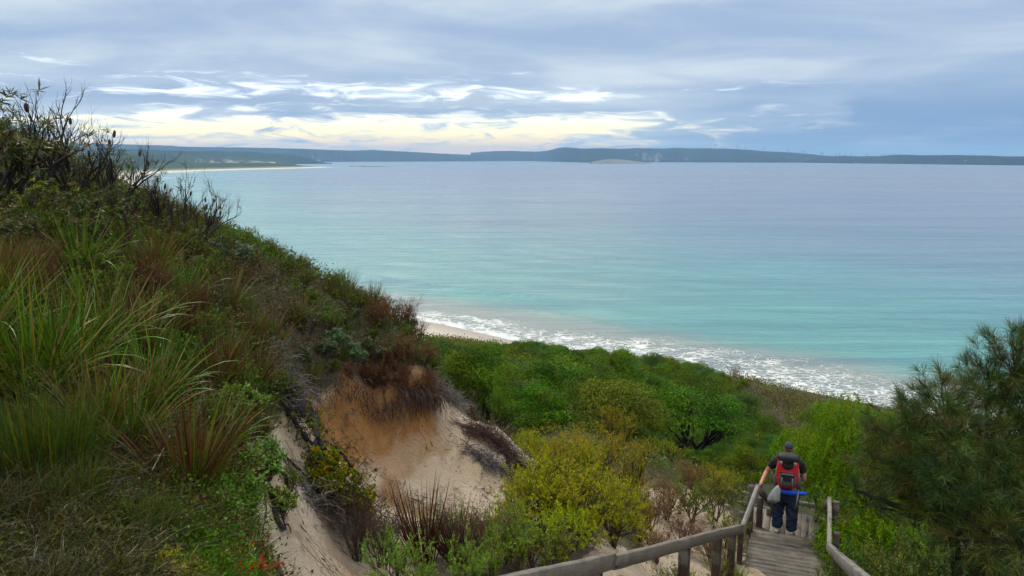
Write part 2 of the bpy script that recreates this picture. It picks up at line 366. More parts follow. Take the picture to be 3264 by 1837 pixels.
def build_terrain():
    th = np.radians(np.linspace(-88, 84, 520)); nr = 900; r = 2.0 * (1300 / 2.0) ** (np.linspace(0, 1, nr) ** .93)
    T, Rr = np.meshgrid(th, r); X = Rr * np.sin(T); Y = Rr * np.cos(T) - 5.5
    keep = X.copy(); x = X.ravel(); y = Y.ravel()
    z = ground(x, y)
    d = lambda P: inpoly(x + .25 * fbm(x * 2, y * 2, 5), y + .25 * fbm(x * 2 + 9, y * 2, 6), P)
    sand = d(SAND) | d(SAND2); pc = on(402, 505, 6, 30); org = np.clip(sum(inpoly(x + a + .25 * fbm(x * 2, y * 2, 5), y + b + .25 * fbm(x * 2 + 9, y * 2, 6), ORANGE) for a, b in ((0, 0), (.12, .1), (-.1, .15), (.05, .3), (0, -.2), (.1, .45), (-.15, .6), (0, .8))) / 5.5 + .35 * fbm(x * 2.5, y * 2.5, 15), 0, 1) * (sst(-fbm(x * .8, y * .8, 16), -1.2, .2)) + .5 * sst(.45 + .3 * fbm(x * 3, y * 3, 4) - np.hypot(x - pc[0], y - pc[1]), -.1, .2)
    q = -shore_dist(x, y); beach = (q < 44) & (y > 60)
    # rills and crumbled lumps on the scarp
    z = z + np.where(sand, .055 * fbm(x * 5, y * 5, 31) + .06 * fbm(x * 7, y * 1.8, 33) - .05 * np.abs(fbm(x * 2.2, y * 2.2, 37)), .05 * fbm(x * 3, y * 3, 35)) * (y < 30)
    C = np.zeros((len(x), 3))
    n = (fbm(x * .9, y * .9, 11) * .5 + .5)[:, None]; n2 = (fbm(x * 4, y * 4, 12) * .5 + .5)[:, None]
    soil = np.array([(.070, .055, .040)]) * (1 - n2) + np.array([(.15, .125, .095)]) * n2
    pale = np.array([(.45, .345, .24)]) * (1 - n) + np.array([(.55, .475, .385)]) * n
    orange = np.array([(.20, .085, .028)]) * (1 - n2) + np.array([(.36, .185, .065)]) * n2
    C[:] = np.where((y > 17)[:, None], np.array([(.040, .046, .022)]) * (.6 + .8 * n2), soil)
    C = np.where(sand[:, None], pale, C); og = np.clip(1.5 * org * sand, 0, 1)[:, None]; C = C * (1 - og) + orange * og
    grey = .7 * (sst(n[:, 0], .45, .8) * (x < -3) * (y < 7))[:, None]; C = C * (1 - grey * .6) + np.array([(.34, .33, .27)]) * grey * .6
    C = np.where(beach[:, None], np.array([(.44, .40, .35)]) * (1 - .3 * sst(q, 14, 0)[:, None]), C)
    F = (np.arange(nr - 1)[:, None] * 520 + np.arange(519)[None]).ravel()
    F = np.stack([F, F + 1, F + 521, F + 520], 1)
    fc = z[F].max(1); F = F[fc > -3.5]
    m, k, b, out = principled('ground_soil', .95); b.inputs['Specular IOR Level'].default_value = .15
    a = k.add('ShaderNodeAttribute', attribute_name='tint'); tc = k.add('ShaderNodeTexCoord')
    f1 = k.noise(tc.outputs['Object'], 14, 6, .65).outputs[0]; f2 = k.noise(tc.outputs['Object'], 90, 3, .6).outputs[0]; f3 = k.noise(tc.outputs['Object'], 3.2, 5, .6, .6).outputs[0]
    v = k.m('ADD', k.m('MULTIPLY', f1, .35), k.m('MULTIPLY', f2, .25)); v = k.m('ADD', v, .70)
    hs = k.add('ShaderNodeHueSaturation'); k.set(hs.inputs['Color'], a.outputs['Color']); k.set(hs.inputs['Value'], v)
    stain = k.mix(k.m('MULTIPLY', k.ss(f3, .56, .68), .45), hs.outputs[0], (.16, .12, .085))
    k.set(b.inputs['Base Color'], stain)
    hh = k.m('ADD', f1, k.m('MULTIPLY', f2, .3)); bp = k.add('ShaderNodeBump', ins={'Strength': .9, 'Distance': .09, 'Height': hh}); k.set(b.inputs['Normal'], bp.outputs[0])
    o = mesh_from('ground', np.stack([x, y, z], 1), [F], m, C, smooth=True); tag(o, kind='structure')
build_terrain()

# ------------------------------------------------------------ sea
def build_sea():
    na, nr = 420, 560
    th = np.radians(np.linspace(-80, 84, na)); r = 60 * (24000 / 60) ** np.linspace(0, 1, nr)
    T, Rr = np.meshgrid(th, r); x = (Rr * np.sin(T)).ravel(); y = (Rr * np.cos(T)).ravel()
    s = shore_dist(x, y); s = np.where(y > 4900, np.minimum(np.abs(s), 3000), s)
    u = fbm(x * .01, y * .01, 41)
    z = .10 * np.sin((s + 14 * u) * .22) * sst(s, 10, 60) * (1 - sst(s, 300, 500)) + .22 * np.exp(-((s - 40 - 14 * u) / 2.2) ** 2) * sst(x, -80, 0) + .9 * np.exp(-((s - 62 - 8 * u) / 3.2) ** 2) * sst(y, 300, 350) * (1 - sst(y, 470, 560))
    F = (np.arange(nr - 1)[:, None] * na + np.arange(na - 1)[None]).ravel(); F = np.stack([F, F + 1, F + na + 1, F + na], 1)
    F = F[(s[F].max(1) > -25)]
    surf = np.zeros(len(x))
    for (p0, p1, wd, am) in (((250, 243), (272, 252), 7, 1.1), ((232, 226), (252, 236), 4, .9), ((165, 173), (193, 172.5), 50, 1.3), ((148, 178.5), (170, 178), 34, 1.3), ((196, 169), (250, 167.5), 30, .7), ((300, 165.2), (370, 164), 60, .6)):
        A = np.array([(EYE / -ray(*p)[1]) * np.array((ray(*p)[0], 1.0)) for p in (p0, p1)]); dd = A[1] - A[0]
        t = np.clip(((x - A[0, 0]) * dd[0] + (y - A[0, 1]) * dd[1]) / (dd @ dd), 0, 1); dist = np.hypot(x - A[0, 0] - t * dd[0], y - A[0, 1] - t * dd[1])
        surf = np.maximum(surf, am * np.exp(-(dist / wd) ** 2))
    m, k, b, out = principled('sea_water', .12)
    b.inputs['IOR'].default_value = 1.33
    sd = k.add('ShaderNodeAttribute', attribute_name='shore').outputs['Fac']; tc = k.add('ShaderNodeTexCoord').outputs['Object']
    ds = k.add('ShaderNodeVectorMath', operation='LENGTH', ins={0: tc}).outputs['Value']
    big = k.noise(tc, .006, 4, .55, .6).outputs[0]; s2 = k.m('ADD', sd, k.m('MULTIPLY', k.m('SUBTRACT', big, .5), 260.0))
    wob = k.noise(tc, .05, 5, .6).outputs[0]; sdw = k.m('ADD', sd, k.m('MULTIPLY', k.m('SUBTRACT', wob, .5), 26.0))
    deep = k.ramp(k.m('DIVIDE', s2, 2000.0, clamp=True), [(0, (.105, .29, .255)), (.03, (.085, .275, .26)), (.08, (.08, .245, .26)), (.16, (.10, .205, .255)), (.32, (.125, .175, .25)), (1, (.125, .17, .235))])
    lav = k.ss(k.noise(tc, .0016, 4, .6, .8).outputs[0], .48, .66)
    deep = k.mix(k.m('MULTIPLY', lav, .35), deep, (.145, .16, .24))
    murk = k.mix(k.ss(sdw, 58, 26), deep, (.20, .235, .215))
    # lace foam
    mp = k.add('ShaderNodeMapping', ins={0: tc}); mp.inputs['Rotation'].default_value = (0, 0, R(28)); mp.inputs['Scale'].default_value = (.8, 1.5, 1)
    dn = k.noise(tc, .35, 3, .6); dis = k.add('ShaderNodeVectorMath', operation='MULTIPLY_ADD', ins={0: dn.outputs['Color'], 1: (3.2, 3.2, 0), 2: mp.outputs[0]})
    v1 = k.add('ShaderNodeTexVoronoi', feature='DISTANCE_TO_EDGE', ins={'Vector': dis.outputs[0], 'Scale': .30}); v2 = k.add('ShaderNodeTexVoronoi', feature='DISTANCE_TO_EDGE', ins={'Vector': dis.outputs[0], 'Scale': .72})
    pn = k.noise(tc, .11, 4, .6).outputs[0]
    wd = k.m('MULTIPLY', k.ss(pn, .28, .7, .03, .11), k.ss(sdw, 40, 2, .5, 1.5))
    l1 = k.ss(v1.outputs['Distance'], wd, k.m('MULTIPLY', wd, .35)); l2 = k.m('MULTIPLY', k.ss(v2.outputs['Distance'], wd, k.m('MULTIPLY', wd, .3)), k.ss(pn, .42, .58))
    lace = k.m('MAXIMUM', l1, l2); sw = k.m('MULTIPLY', sdw, k.ss(k.add('ShaderNodeSeparateXYZ', ins={0: tc}).outputs[0], -60, 70, 2.0, 1.0)); zone = k.m('MULTIPLY', k.ss(sw, 37, 24), k.ss(ds, 1500, 900))
    edge = k.m('MULTIPLY', k.ss(k.m('ABSOLUTE', k.m('SUBTRACT', sdw, 1.5)), 3.5, 1.0), .8)
    line = k.m('MULTIPLY', k.ss(k.m('ABSOLUTE', k.m('SUBTRACT', sdw, 41.0)), 1.6, .2), k.ss(pn, .50, .62))
    sf = k.add('ShaderNodeAttribute', attribute_name='surf').outputs['Fac']; fn = k.noise(tc, .22, 6, .7, .8).outputs[0]; brk = k.ss(k.m('MULTIPLY', sf, k.m('MULTIPLY', fn, 1.6)), .62, .95)
    foam = k.m('MAXIMUM', k.m('MAXIMUM', k.m('MULTIPLY', lace, zone), edge), brk)
    mp3 = k.add('ShaderNodeMapping', ins={0: tc}); mp3.inputs['Rotation'].default_value = (0, 0, R(-14)); mp3.inputs['Scale'].default_value = (.10, 1.0, 1)
    st = k.noise(mp3.outputs[0], .085, 6, .68, .6).outputs[0]; st2 = k.noise(mp3.outputs[0], .012, 5, .62, .8).outputs[0]; murk = k.mix(k.m('MULTIPLY', k.ss(st, .42, .62), .8), murk, k.mix(1.0, murk, (.62, .70, .80), 'MULTIPLY')); murk = k.mix(k.m('MULTIPLY', k.ss(st2, .45, .60), .6), murk, k.mix(1.0, murk, (.62, .70, .82), 'MULTIPLY'))
    k.set(b.inputs['Base Color'], k.mix(foam, murk, (.58, .60, .60)))
    k.set(b.inputs['Roughness'], k.m('ADD', k.m('ADD', k.ss(ds, 150, 3000, .10, .24), k.m('MULTIPLY', k.ss(st, .40, .62), .10)), k.m('MULTIPLY', foam, .5)))
    mp2 = k.add('ShaderNodeMapping', ins={0: tc}); mp2.inputs['Rotation'].default_value = (0, 0, R(-22)); mp2.inputs['Scale'].default_value = (.45, 1.25, 1)
    w1 = k.noise(mp2.outputs[0], .30, 5, .66, .3).outputs[0]; w2 = k.noise(mp2.outputs[0], .06, 4, .6, .4).outputs[0]
    h = k.m('ADD', k.m('MULTIPLY', w1, 1.0), k.m('MULTIPLY', w2, 2.2)); h = k.m('ADD', h, k.m('MULTIPLY', foam, .25))
    bp = k.add('ShaderNodeBump', ins={'Strength': k.ss(ds, 150, 4000, 1.0, .45), 'Distance': 1.0, 'Height': h}); k.set(b.inputs['Normal'], bp.outputs[0])
    o = mesh_from('sea_water', np.stack([x, y, z], 1), [F], m, smooth=True, attrs={'shore': s, 'surf': surf}); tag(o, kind='structure')
build_sea()

# ------------------------------------------------------------ the far side of the bay
def hill_mat():
    m, k, b, out = principled('scrub_hillside', .95); a = k.add('ShaderNodeAttribute', attribute_name='tint'); tc = k.add('ShaderNodeTexCoord').outputs['Object']
    n = k.noise(tc, .02, 8, .7).outputs[0]; v = k.m('MULTIPLY_ADD', n, 1.4, .3)
    hs = k.add('ShaderNodeHueSaturation'); k.set(hs.inputs['Color'], a.outputs['Color']); k.set(hs.inputs['Value'], v); k.set(b.inputs['Base Color'], hs.outputs[0])
    b.inputs['Specular IOR Level'].default_value = 0
    bp = k.add('ShaderNodeBump', ins={'Strength': .8, 'Distance': 12.0, 'Height': n}); k.set(b.inputs['Normal'], bp.outputs[0]); return m
M_HILL = hill_mat()
z7 = lambda X, Y: ((300 + X / 2.576) / 3.1875, (400 + Y / 2.576) / 3.1875)
z8 = lambda X, Y: ((1500 + X / 1.4603) / 3.1875, (400 + Y / 1.4603) / 3.1875)
def hills(name, top, base, ynear, depth, seed, col=(.016, .028, .028), sandfn=None, amp=1.0, nx=420, nt=44):
    top = np.array(top); px = np.linspace(top[0, 0], top[-1, 0], nx); tp = np.interp(px, top[:, 0], top[:, 1]) + .22 * amp * fbm(px * .35, px * 0, seed, 5, .6)
    if base is not None:
        base = np.array(base); bp = np.interp(px, base[:, 0], base[:, 1]); yb = np.array([min(EYE / -ray(a, c)[1], 13500) for a, c in zip(px, bp)])
    else: yb = np.interp(px, [a for a, _ in ynear], [c for _, c in ynear])
    yb = yb * (1 + .012 * fbm(px * .12, px * 0, seed + 7))
    yr = yb + depth; zr = np.array([EYE + ray(a, c)[1] * y for a, c, y in zip(px, tp, yr)]); u = np.array([ray(a, 157)[0] for a in px])
    t = np.concatenate([np.linspace(0, 1, nt), np.linspace(1.08, 2, 8)])
    V = []; Cc = []
    for q in t:
        y = yb + depth * q; x = u * y
        prof = (sst(np.array([q]), -.45, 1.05)[0] - .1) / .9 if q <= 1 else 1 - (q - 1) ** 1.5
        prof = max(prof, 0) if q > 0 else 0
        n = fbm(x * .0035 + seed, y * .0035, seed + 2, 5, .55); z = np.maximum(zr, 4) * (prof * (1 + .22 * n * math.sin(math.pi * min(q, 1))))
        V.append(np.stack([x, y, z - .5], 1)); c = np.ones((nx, 3)) * np.array(col) * (1 + .5 * n[:, None])
        if sandfn is not None:
            s = sandfn(px, q, x, y)[:, None]; c = c * (1 - s) + np.array([(.38, .35, .29)]) * s
        Cc.append(c)
    V = np.concatenate(V); Cc = np.concatenate(Cc); m = len(t)
    F = (np.arange(m - 1)[:, None] * nx + np.arange(nx - 1)[None]).ravel(); F = np.stack([F, F + 1, F + nx + 1, F + nx], 1)
    o = mesh_from(name, V, [F], M_HILL, Cc, smooth=True); tag(o, kind='structure'); return yb, yr, px, zr
RIDGE = [z8(*p) for p in [(0, 127), (60, 122), (120, 118), (210, 118), (300, 122), (360, 116), (410, 104), (430, 101), (470, 103), (520, 107), (600, 105), (700, 108), (760, 105), (900, 107), (950, 104), (1000, 106), (1100, 106), (1200, 108),
         (1300, 113), (1360, 119), (1500, 126), (1560, 132), (1600, 134), (1620, 138), (1680, 142), (1740, 140), (1800, 143), (1900, 142), (1950, 138), (2000, 135), (2100, 138), (2260, 137), (2400, 140), (2500, 143), (2576, 144), (2800, 150), (3300, 158)]]
RBASE = [z8(*p) for p in [(0, 162), (300, 166), (520, 172), (900, 171), (1500, 173), (2000, 179), (2576, 186), (3300, 196)]]
def cliff_sand(px, q, x, y):
    a = ((px > 635) & (px < 662)) * sst(np.full_like(px, q), .9, .5) * sst(fbm(px * .35 + q * 3, q * 3 + px * .05, 77), .1, .5) * .4
    b = ((px > 650) & (px < 1000)) * (q < .45) * sst(fbm(px * .3, px * .02 + q * 3, 79), .4, .7) * .3
    return np.clip(a + b, 0, 1)
far_ridge = hills('headland_hills', RIDGE, RBASE, None, 900, 101, sandfn=cliff_sand)
hills('plateau_hills', [(20, 143)] + [z7(*p) for p in [(100, 150), (300, 155), (640, 165), (700, 172), (1100, 180), (1400, 182), (1700, 190), (2100, 205), (2300, 200), (2400, 207), (2576, 214)]] + [(440, 153.5), (475, 155)],
      None, [(20, 9500), (480, 12500)], 1500, 111, col=(.018, .03, .028))
hills('point_hills', [z7(*p) for p in [(1400, 245), (1550, 225), (1640, 198), (1750, 203), (2000, 218), (2120, 226), (2200, 238), (2250, 262), (2320, 294)]],
      [z7(*p) for p in [(1400, 300), (1700, 300), (2330, 296)]], None, 700, 121, sandfn=lambda px, q, x, y: (q < .3) * sst(fbm(px * .8, px * 0 + q * 3, 5), .35, .5))
hills('wooded_hills', [(0, 146)] + [z7(*p) for p in [(100, 188), (380, 193), (600, 205), (700, 207), (900, 212), (1050, 207), (1110, 213), (1280, 212), (1400, 228), (1600, 236), (1750, 262), (1850, 295), (1950, 314)]],
      None, [(0, 5200), (140, 5400), (240, 7200), (320, 7700)], 600, 131, col=(.024, .042, .026))
def dune_sand(px, q, x, y): return ((px > 195) & (px < 275)) * sst(np.full_like(px, q), .62, .3) * sst(fbm(px * .22 + q * 5, q * 6, 91, 6, .65), -.05, .3)
hills('dune_hills', [(60, 152)] + [z7(*p) for p in [(300, 235), (700, 240), (1000, 252), (1300, 268), (1500, 283), (1600, 303), (1660, 326)]],
      [(60, 175)] + [z7(*p) for p in [(300, 385), (480, 356), (660, 341), (1100, 323), (1660, 323)]], None, 420, 141, col=(.045, .062, .032), sandfn=dune_sand)
def build_far_beach():
    P = SHC[SHC[:, 1] > 560]; d = np.gradient(P, axis=0); n = np.stack([-d[:, 1], d[:, 0]], 1); n /= np.linalg.norm(n, axis=1)[:, None]
    n = np.where((shore_dist(*(P + n * 5).T) > 0)[:, None], -n, n); W = np.array([-12, 0, 45, 110, 220, 500]); Z = np.array([-.5, .15, 2.5, 5, 12, 30])
    V = np.concatenate([np.concatenate([P + n * w, np.full((len(P), 1), z)], 1) for w, z in zip(W, Z)]); m = len(P)
    F = (np.arange(5)[:, None] * m + np.arange(m - 1)[None]).ravel(); F = np.stack([F, F + 1, F + m + 1, F + m], 1)
    C = np.repeat(np.array([(.45, .40, .33), (.55, .49, .42), (.6, .54, .46), (.2, .2, .14), (.05, .07, .04), (.05, .07, .04)]), m, 0)
    tag(mesh_from('beach', V, [F], M_HILL, C, smooth=True), kind='structure')
build_far_beach()
def build_haze():
    g = Geo(); g.box((0, -600, 190), (0, 24500, 190), (0, 0, 1), 60000, 392); m = bpy.data.materials.new('haze'); m.use_nodes = True; k = NT(m.node_tree)
    v = k.add('ShaderNodeVolumePrincipled'); v.inputs['Color'].default_value = (.36, .63, 1, 1); v.inputs['Density'].default_value = HAZE; v.inputs['Anisotropy'].default_value = .2
    k.add('ShaderNodeOutputMaterial', ins={1: v.outputs[0]}); tag(g.build('haze', m), kind='stuff')
HAZE = 5.5e-5
build_haze()
# ------------------------------------------------------------ plants
def rg(seed): return np.random.default_rng(seed)
def unit(v): return v / (np.linalg.norm(v, axis=-1, keepdims=True) + 1e-9)
def jitc(c, m, rng, a=.25, hue=.12):
    c = np.array(c); c = c[rng.integers(0, len(c), m)] if c.ndim == 2 else np.repeat(c[None], m, 0)
    return np.clip(c * (1 + rng.uniform(-a, a, (m, 1))) * (1 + rng.uniform(-hue, hue, (m, 3))), .004, 1)
def tubes(g, P, r, n, C):
    """many polylines of equal length as tapered tubes: P (m,k,3), r (m,k)"""
    m, k = P.shape[:2]; T = unit(np.gradient(P, axis=1)); ref = np.where(np.abs(T[:, :1, 2:]) < .9, np.array([0, 0, 1.]), np.array([1., 0, 0]))
    A = unit(np.cross(T, ref)); B = np.cross(T, A); th = np.arange(n) * 2 * math.pi / n
    V = P[:, :, None] + r[:, :, None, None] * (A[:, :, None] * np.cos(th)[:, None] + B[:, :, None] * np.sin(th)[:, None])
    b = (np.arange(m)[:, None, None] * k + np.arange(k - 1)[None, :, None]) * n; j = np.arange(n)[None, None]; j2 = (j + 1) % n
    F = np.stack([b + j, b + j2, b + n + j2, b + n + j], -1).reshape(-1, 4)
    g.add(V.reshape(-1, 3), F, np.repeat(np.broadcast_to(C, (m, 3)), k * n, 0))
def grow(g, P0, D0, L0, r0, rng, levels=3, kids=3, spread=.7, shrink=.68, k=5, up=.15, C=(.05, .04, .03), wig=.12, rs=.6, n=4, minn=3, t0=.35):
    """branch a set of stems; returns the tips (points, directions) of the last level"""
    P0 = np.atleast_2d(np.asarray(P0, float)); D0 = unit(np.atleast_2d(np.asarray(D0, float))); m = len(P0)
    L = np.broadcast_to(L0, (m,)).astype(float); r = np.broadcast_to(r0, (m,)).astype(float); tips = None
    for lv in range(levels):
        m = len(P0); pts = [P0]; d = D0.copy()
        for q in range(k - 1):
            d = unit(d + rng.normal(size=(m, 3)) * wig + np.array([0, 0, up]) * .3); pts.append(pts[-1] + d * (L / (k - 1))[:, None])
        P = np.stack(pts, 1); t = np.linspace(0, 1, k)[None]; rr = r[:, None] * (1 - (1 - rs) * t) if lv < levels - 1 else r[:, None] * (1 - .8 * t)
        tubes(g, P, rr, max(minn, n - lv), jitc(C, m, rng, .2))
        tips = (P, d)
        if lv == levels - 1: break
        kk = kids if np.isscalar(kids) else kids[lv]
        ti = t0 + (1 - t0) * (np.arange(kk) + rng.uniform(0, 1, (m, kk))) / kk; ti[:, -1] = 1.0
        f = ti * (k - 1); i0 = np.minimum(f.astype(int), k - 2); fr = (f - i0)[..., None]; ar = np.arange(m)[:, None]
        N0 = P[ar, i0] * (1 - fr) + P[ar, i0 + 1] * fr; dd = unit(P[ar, i0 + 1] - P[ar, i0])
        dev = rng.normal(size=dd.shape); dev -= (dev * dd).sum(-1, keepdims=True) * dd; nd = unit(dd + unit(dev) * spread * rng.uniform(.6, 1.3, (m, kk, 1)) + np.array([0, 0, up]))
        P0 = N0.reshape(-1, 3); D0 = nd.reshape(-1, 3); L = (L[:, None] * shrink * rng.uniform(.7, 1.15, (m, kk))).ravel(); r = (r[:, None] * (1 - (1 - rs) * ti) * .75).ravel()
    return tips
def along(tips, per, rng, t0=.3):
    P, d = tips; m, k = P.shape[:2]; f = rng.uniform(t0, 1, (m, per)) * (k - 1); i0 = np.minimum(f.astype(int), k - 2); fr = (f - i0)[..., None]; ar = np.arange(m)[:, None]
    return (P[ar, i0] * (1 - fr) + P[ar, i0 + 1] * fr).reshape(-1, 3), unit(P[ar, i0 + 1] - P[ar, i0]).reshape(-1, 3)
def sphere_dirs(m, rng, zmin=-1):
    z = rng.uniform(zmin, 1, m); a = rng.uniform(0, 2 * math.pi, m); s = np.sqrt(1 - z * z); return np.stack([s * np.cos(a), s * np.sin(a), z], 1)
HIDE = []
def proto(o):
    HIDE.append(o); return o
def finish_protos():
    for o in HIDE:
        for c in list(o.children):
            for d in list(c.children): bpy.data.objects.remove(d)
            bpy.data.objects.remove(c)
        bpy.data.objects.remove(o)
def put(p, loc, label, cat, group=None, rz=None, s=1.0, rng=None, sink=.03, tilt=0.0):
    rz = rng.uniform(0, 6.28) if rz is None else rz
    o = copy_thing(p, (loc[0], loc[1], loc[2] - sink), rz, s); tag(o, label, cat, group)
    if tilt: o.rotation_euler = (rng.normal() * tilt, rng.normal() * tilt, rz)
    return o

def tussock(name, seed, n, L, W, cols, droop=.9, spread=.75, base=.10, k=5, cols2=None):
    r = rg(seed); g = Geo(); a = r.uniform(0, 6.28, n); q = r.uniform(0, 1, n) ** .7 * spread
    D = np.stack([np.cos(a) * q, np.sin(a) * q, np.ones(n)], 1); P = np.stack([np.cos(a) * base * r.uniform(0, 1, n), np.sin(a) * base * r.uniform(0, 1, n), np.zeros(n)], 1)
    LL = L * r.uniform(.45, 1.1, n); c = jitc(cols, n, r, .3)
    c2 = c * 1.1 if cols2 is None else np.where(r.uniform(0, 1, (n, 1)) < .5, c, jitc(cols2, n, r, .3))
    g.blades(P, D, LL, W * r.uniform(.6, 1.15, n), c, k, droop * r.uniform(.3, 1.5, n) * (.3 + q), c2, r)
    return g.build(name, M_BLADE)
def rushes(name, seed, n, L, cols, w=.005, spread=.35, base=.2, wig=.08, k=5, droop=.1):
    r = rg(seed); g = Geo(); a = r.uniform(0, 6.28, n); q = r.uniform(0, 1, n) ** .6
    P = np.stack([np.cos(a) * base * q, np.sin(a) * base * q, np.zeros(n)], 1); D = np.stack([np.cos(a) * q * spread, np.sin(a) * q * spread, np.ones(n)], 1) + r.normal(size=(n, 3)) * wig
    c = jitc(cols, n, r, .3); LL = L * r.uniform(.5, 1.05, n)
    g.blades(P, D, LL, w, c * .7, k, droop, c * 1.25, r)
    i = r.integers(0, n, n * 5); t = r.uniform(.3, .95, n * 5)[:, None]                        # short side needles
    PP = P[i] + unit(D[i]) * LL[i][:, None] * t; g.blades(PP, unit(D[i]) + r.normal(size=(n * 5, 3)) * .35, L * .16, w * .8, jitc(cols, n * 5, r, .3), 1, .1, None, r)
    return g.build(name, M_BLADE)
def shrub(name, seed, H, cols, leafL=.03, leafW=.018, stems=7, levels=4, kids=3, per=14, spread=.75, stemc=(.06, .045, .035), r0=.012, leafspread=.9, up=.2, rootspread=.9, t0=.1, twigc=None, wig=.12, shrink=.68, k=4):
    r = rg(seed); g = Geo(); a = r.uniform(0, 6.28, stems)
    D = np.stack([np.cos(a) * rootspread * r.uniform(.2, 1, stems), np.sin(a) * rootspread * r.uniform(.2, 1, stems), np.ones(stems)], 1)
    tot = sum(shrink ** i for i in range(levels)) * .75
    tips = grow(g, np.zeros((stems, 3)) + r.normal(size=(stems, 3)) * .03 * H * np.array([1, 1, 0]), D, H / tot * r.uniform(.6, 1, stems), r0, r, levels, kids, spread, shrink, k, up, stemc, wig)
    root = bpy.data.objects.new(name, None); COL.objects.link(root)
    g.build('stems', M_BARK, root)
    if per:
        P, d = along(tips, per, r, t0); m = len(P); g2 = Geo(); sz = r.uniform(.6, 1.15, m)
        tipc = jitc(cols, len(tips[0]), r, .2); c = np.repeat(tipc, per, 0) * (1 + r.uniform(-.25, .25, (m, 1)))
        g2.leaves(P, d + r.normal(size=(m, 3)) * leafspread, leafL * sz, leafW * sz, c, .2, d * .8 + np.array([0, 0, .5]), r); g2.build('foliage', M_LEAF, root)
    return root
def rosettes(g, P, d, rng, nl, L, W, cols, k=2, droop=.4, back=-.15):
    m = len(P); dd = np.repeat(unit(d), nl, 0); dev = rng.normal(size=dd.shape); dev = unit(dev - (dev * dd).sum(-1, keepdims=True) * dd)
    D = unit(dd * rng.uniform(back, .9, (m * nl, 1)) + dev); sz = rng.uniform(.6, 1.1, m * nl)
    c = np.repeat(jitc(cols, m, rng, .2), nl, 0) * (1 + rng.uniform(-.25, .25, (m * nl, 1)))
    g.blades(np.repeat(P, nl, 0) - dd * .05 * rng.uniform(0, 1, (m * nl, 1)), D, L * sz, W, c, k, droop, c * 1.15, rng)
def cone(g, P, d, L, r, C):
    d = unit(np.asarray(d, float)); t = np.linspace(0, 1, 6); g.tube(np.asarray(P) + d * L * t[:, None], r * np.array([.5, .95, 1.05, 1, .85, .35]), 7, C)
def banksia(name, seed, H, cols, stems=4, levels=4, kids=3, leafy=1.0, nl=16, LL=.13, LW=.014, cones=6, spread=.6, r0=.03, up=.25, barkc=(.035, .028, .024), rootspread=.7, wig=.14):
    r = rg(seed); g = Geo(); a = r.uniform(0, 6.28, stems)
    D = np.stack([np.cos(a) * rootspread, np.sin(a) * rootspread, np.ones(stems)], 1); tot = sum(.72 ** i for i in range(levels)) * .8
    tips = grow(g, np.zeros((stems, 3)), D, H / tot * r.uniform(.7, 1, stems), r0, r, levels, kids, spread, .72, 5, up, barkc, wig, .6, 5)
    root = bpy.data.objects.new(name, None); COL.objects.link(root); g.build('branches', M_BARK, root)
    P = tips[0][:, -1]; d = tips[1]; m = len(P); sel = r.uniform(0, 1, m) < leafy
    if sel.any():
        g2 = Geo(); rosettes(g2, P[sel], d[sel], r, nl, LL, LW, cols); g2.build('leaves', M_BLADE, root)
    for i in r.permutation(m)[:cones]:
        g3 = Geo(); cone(g3, P[i], d[i] * .4 + np.array([0, 0, 1]), .065 + .025 * r.uniform(), .016, (.045, .028, .022)); g3.build('cone', M_BARK, root)
    return root
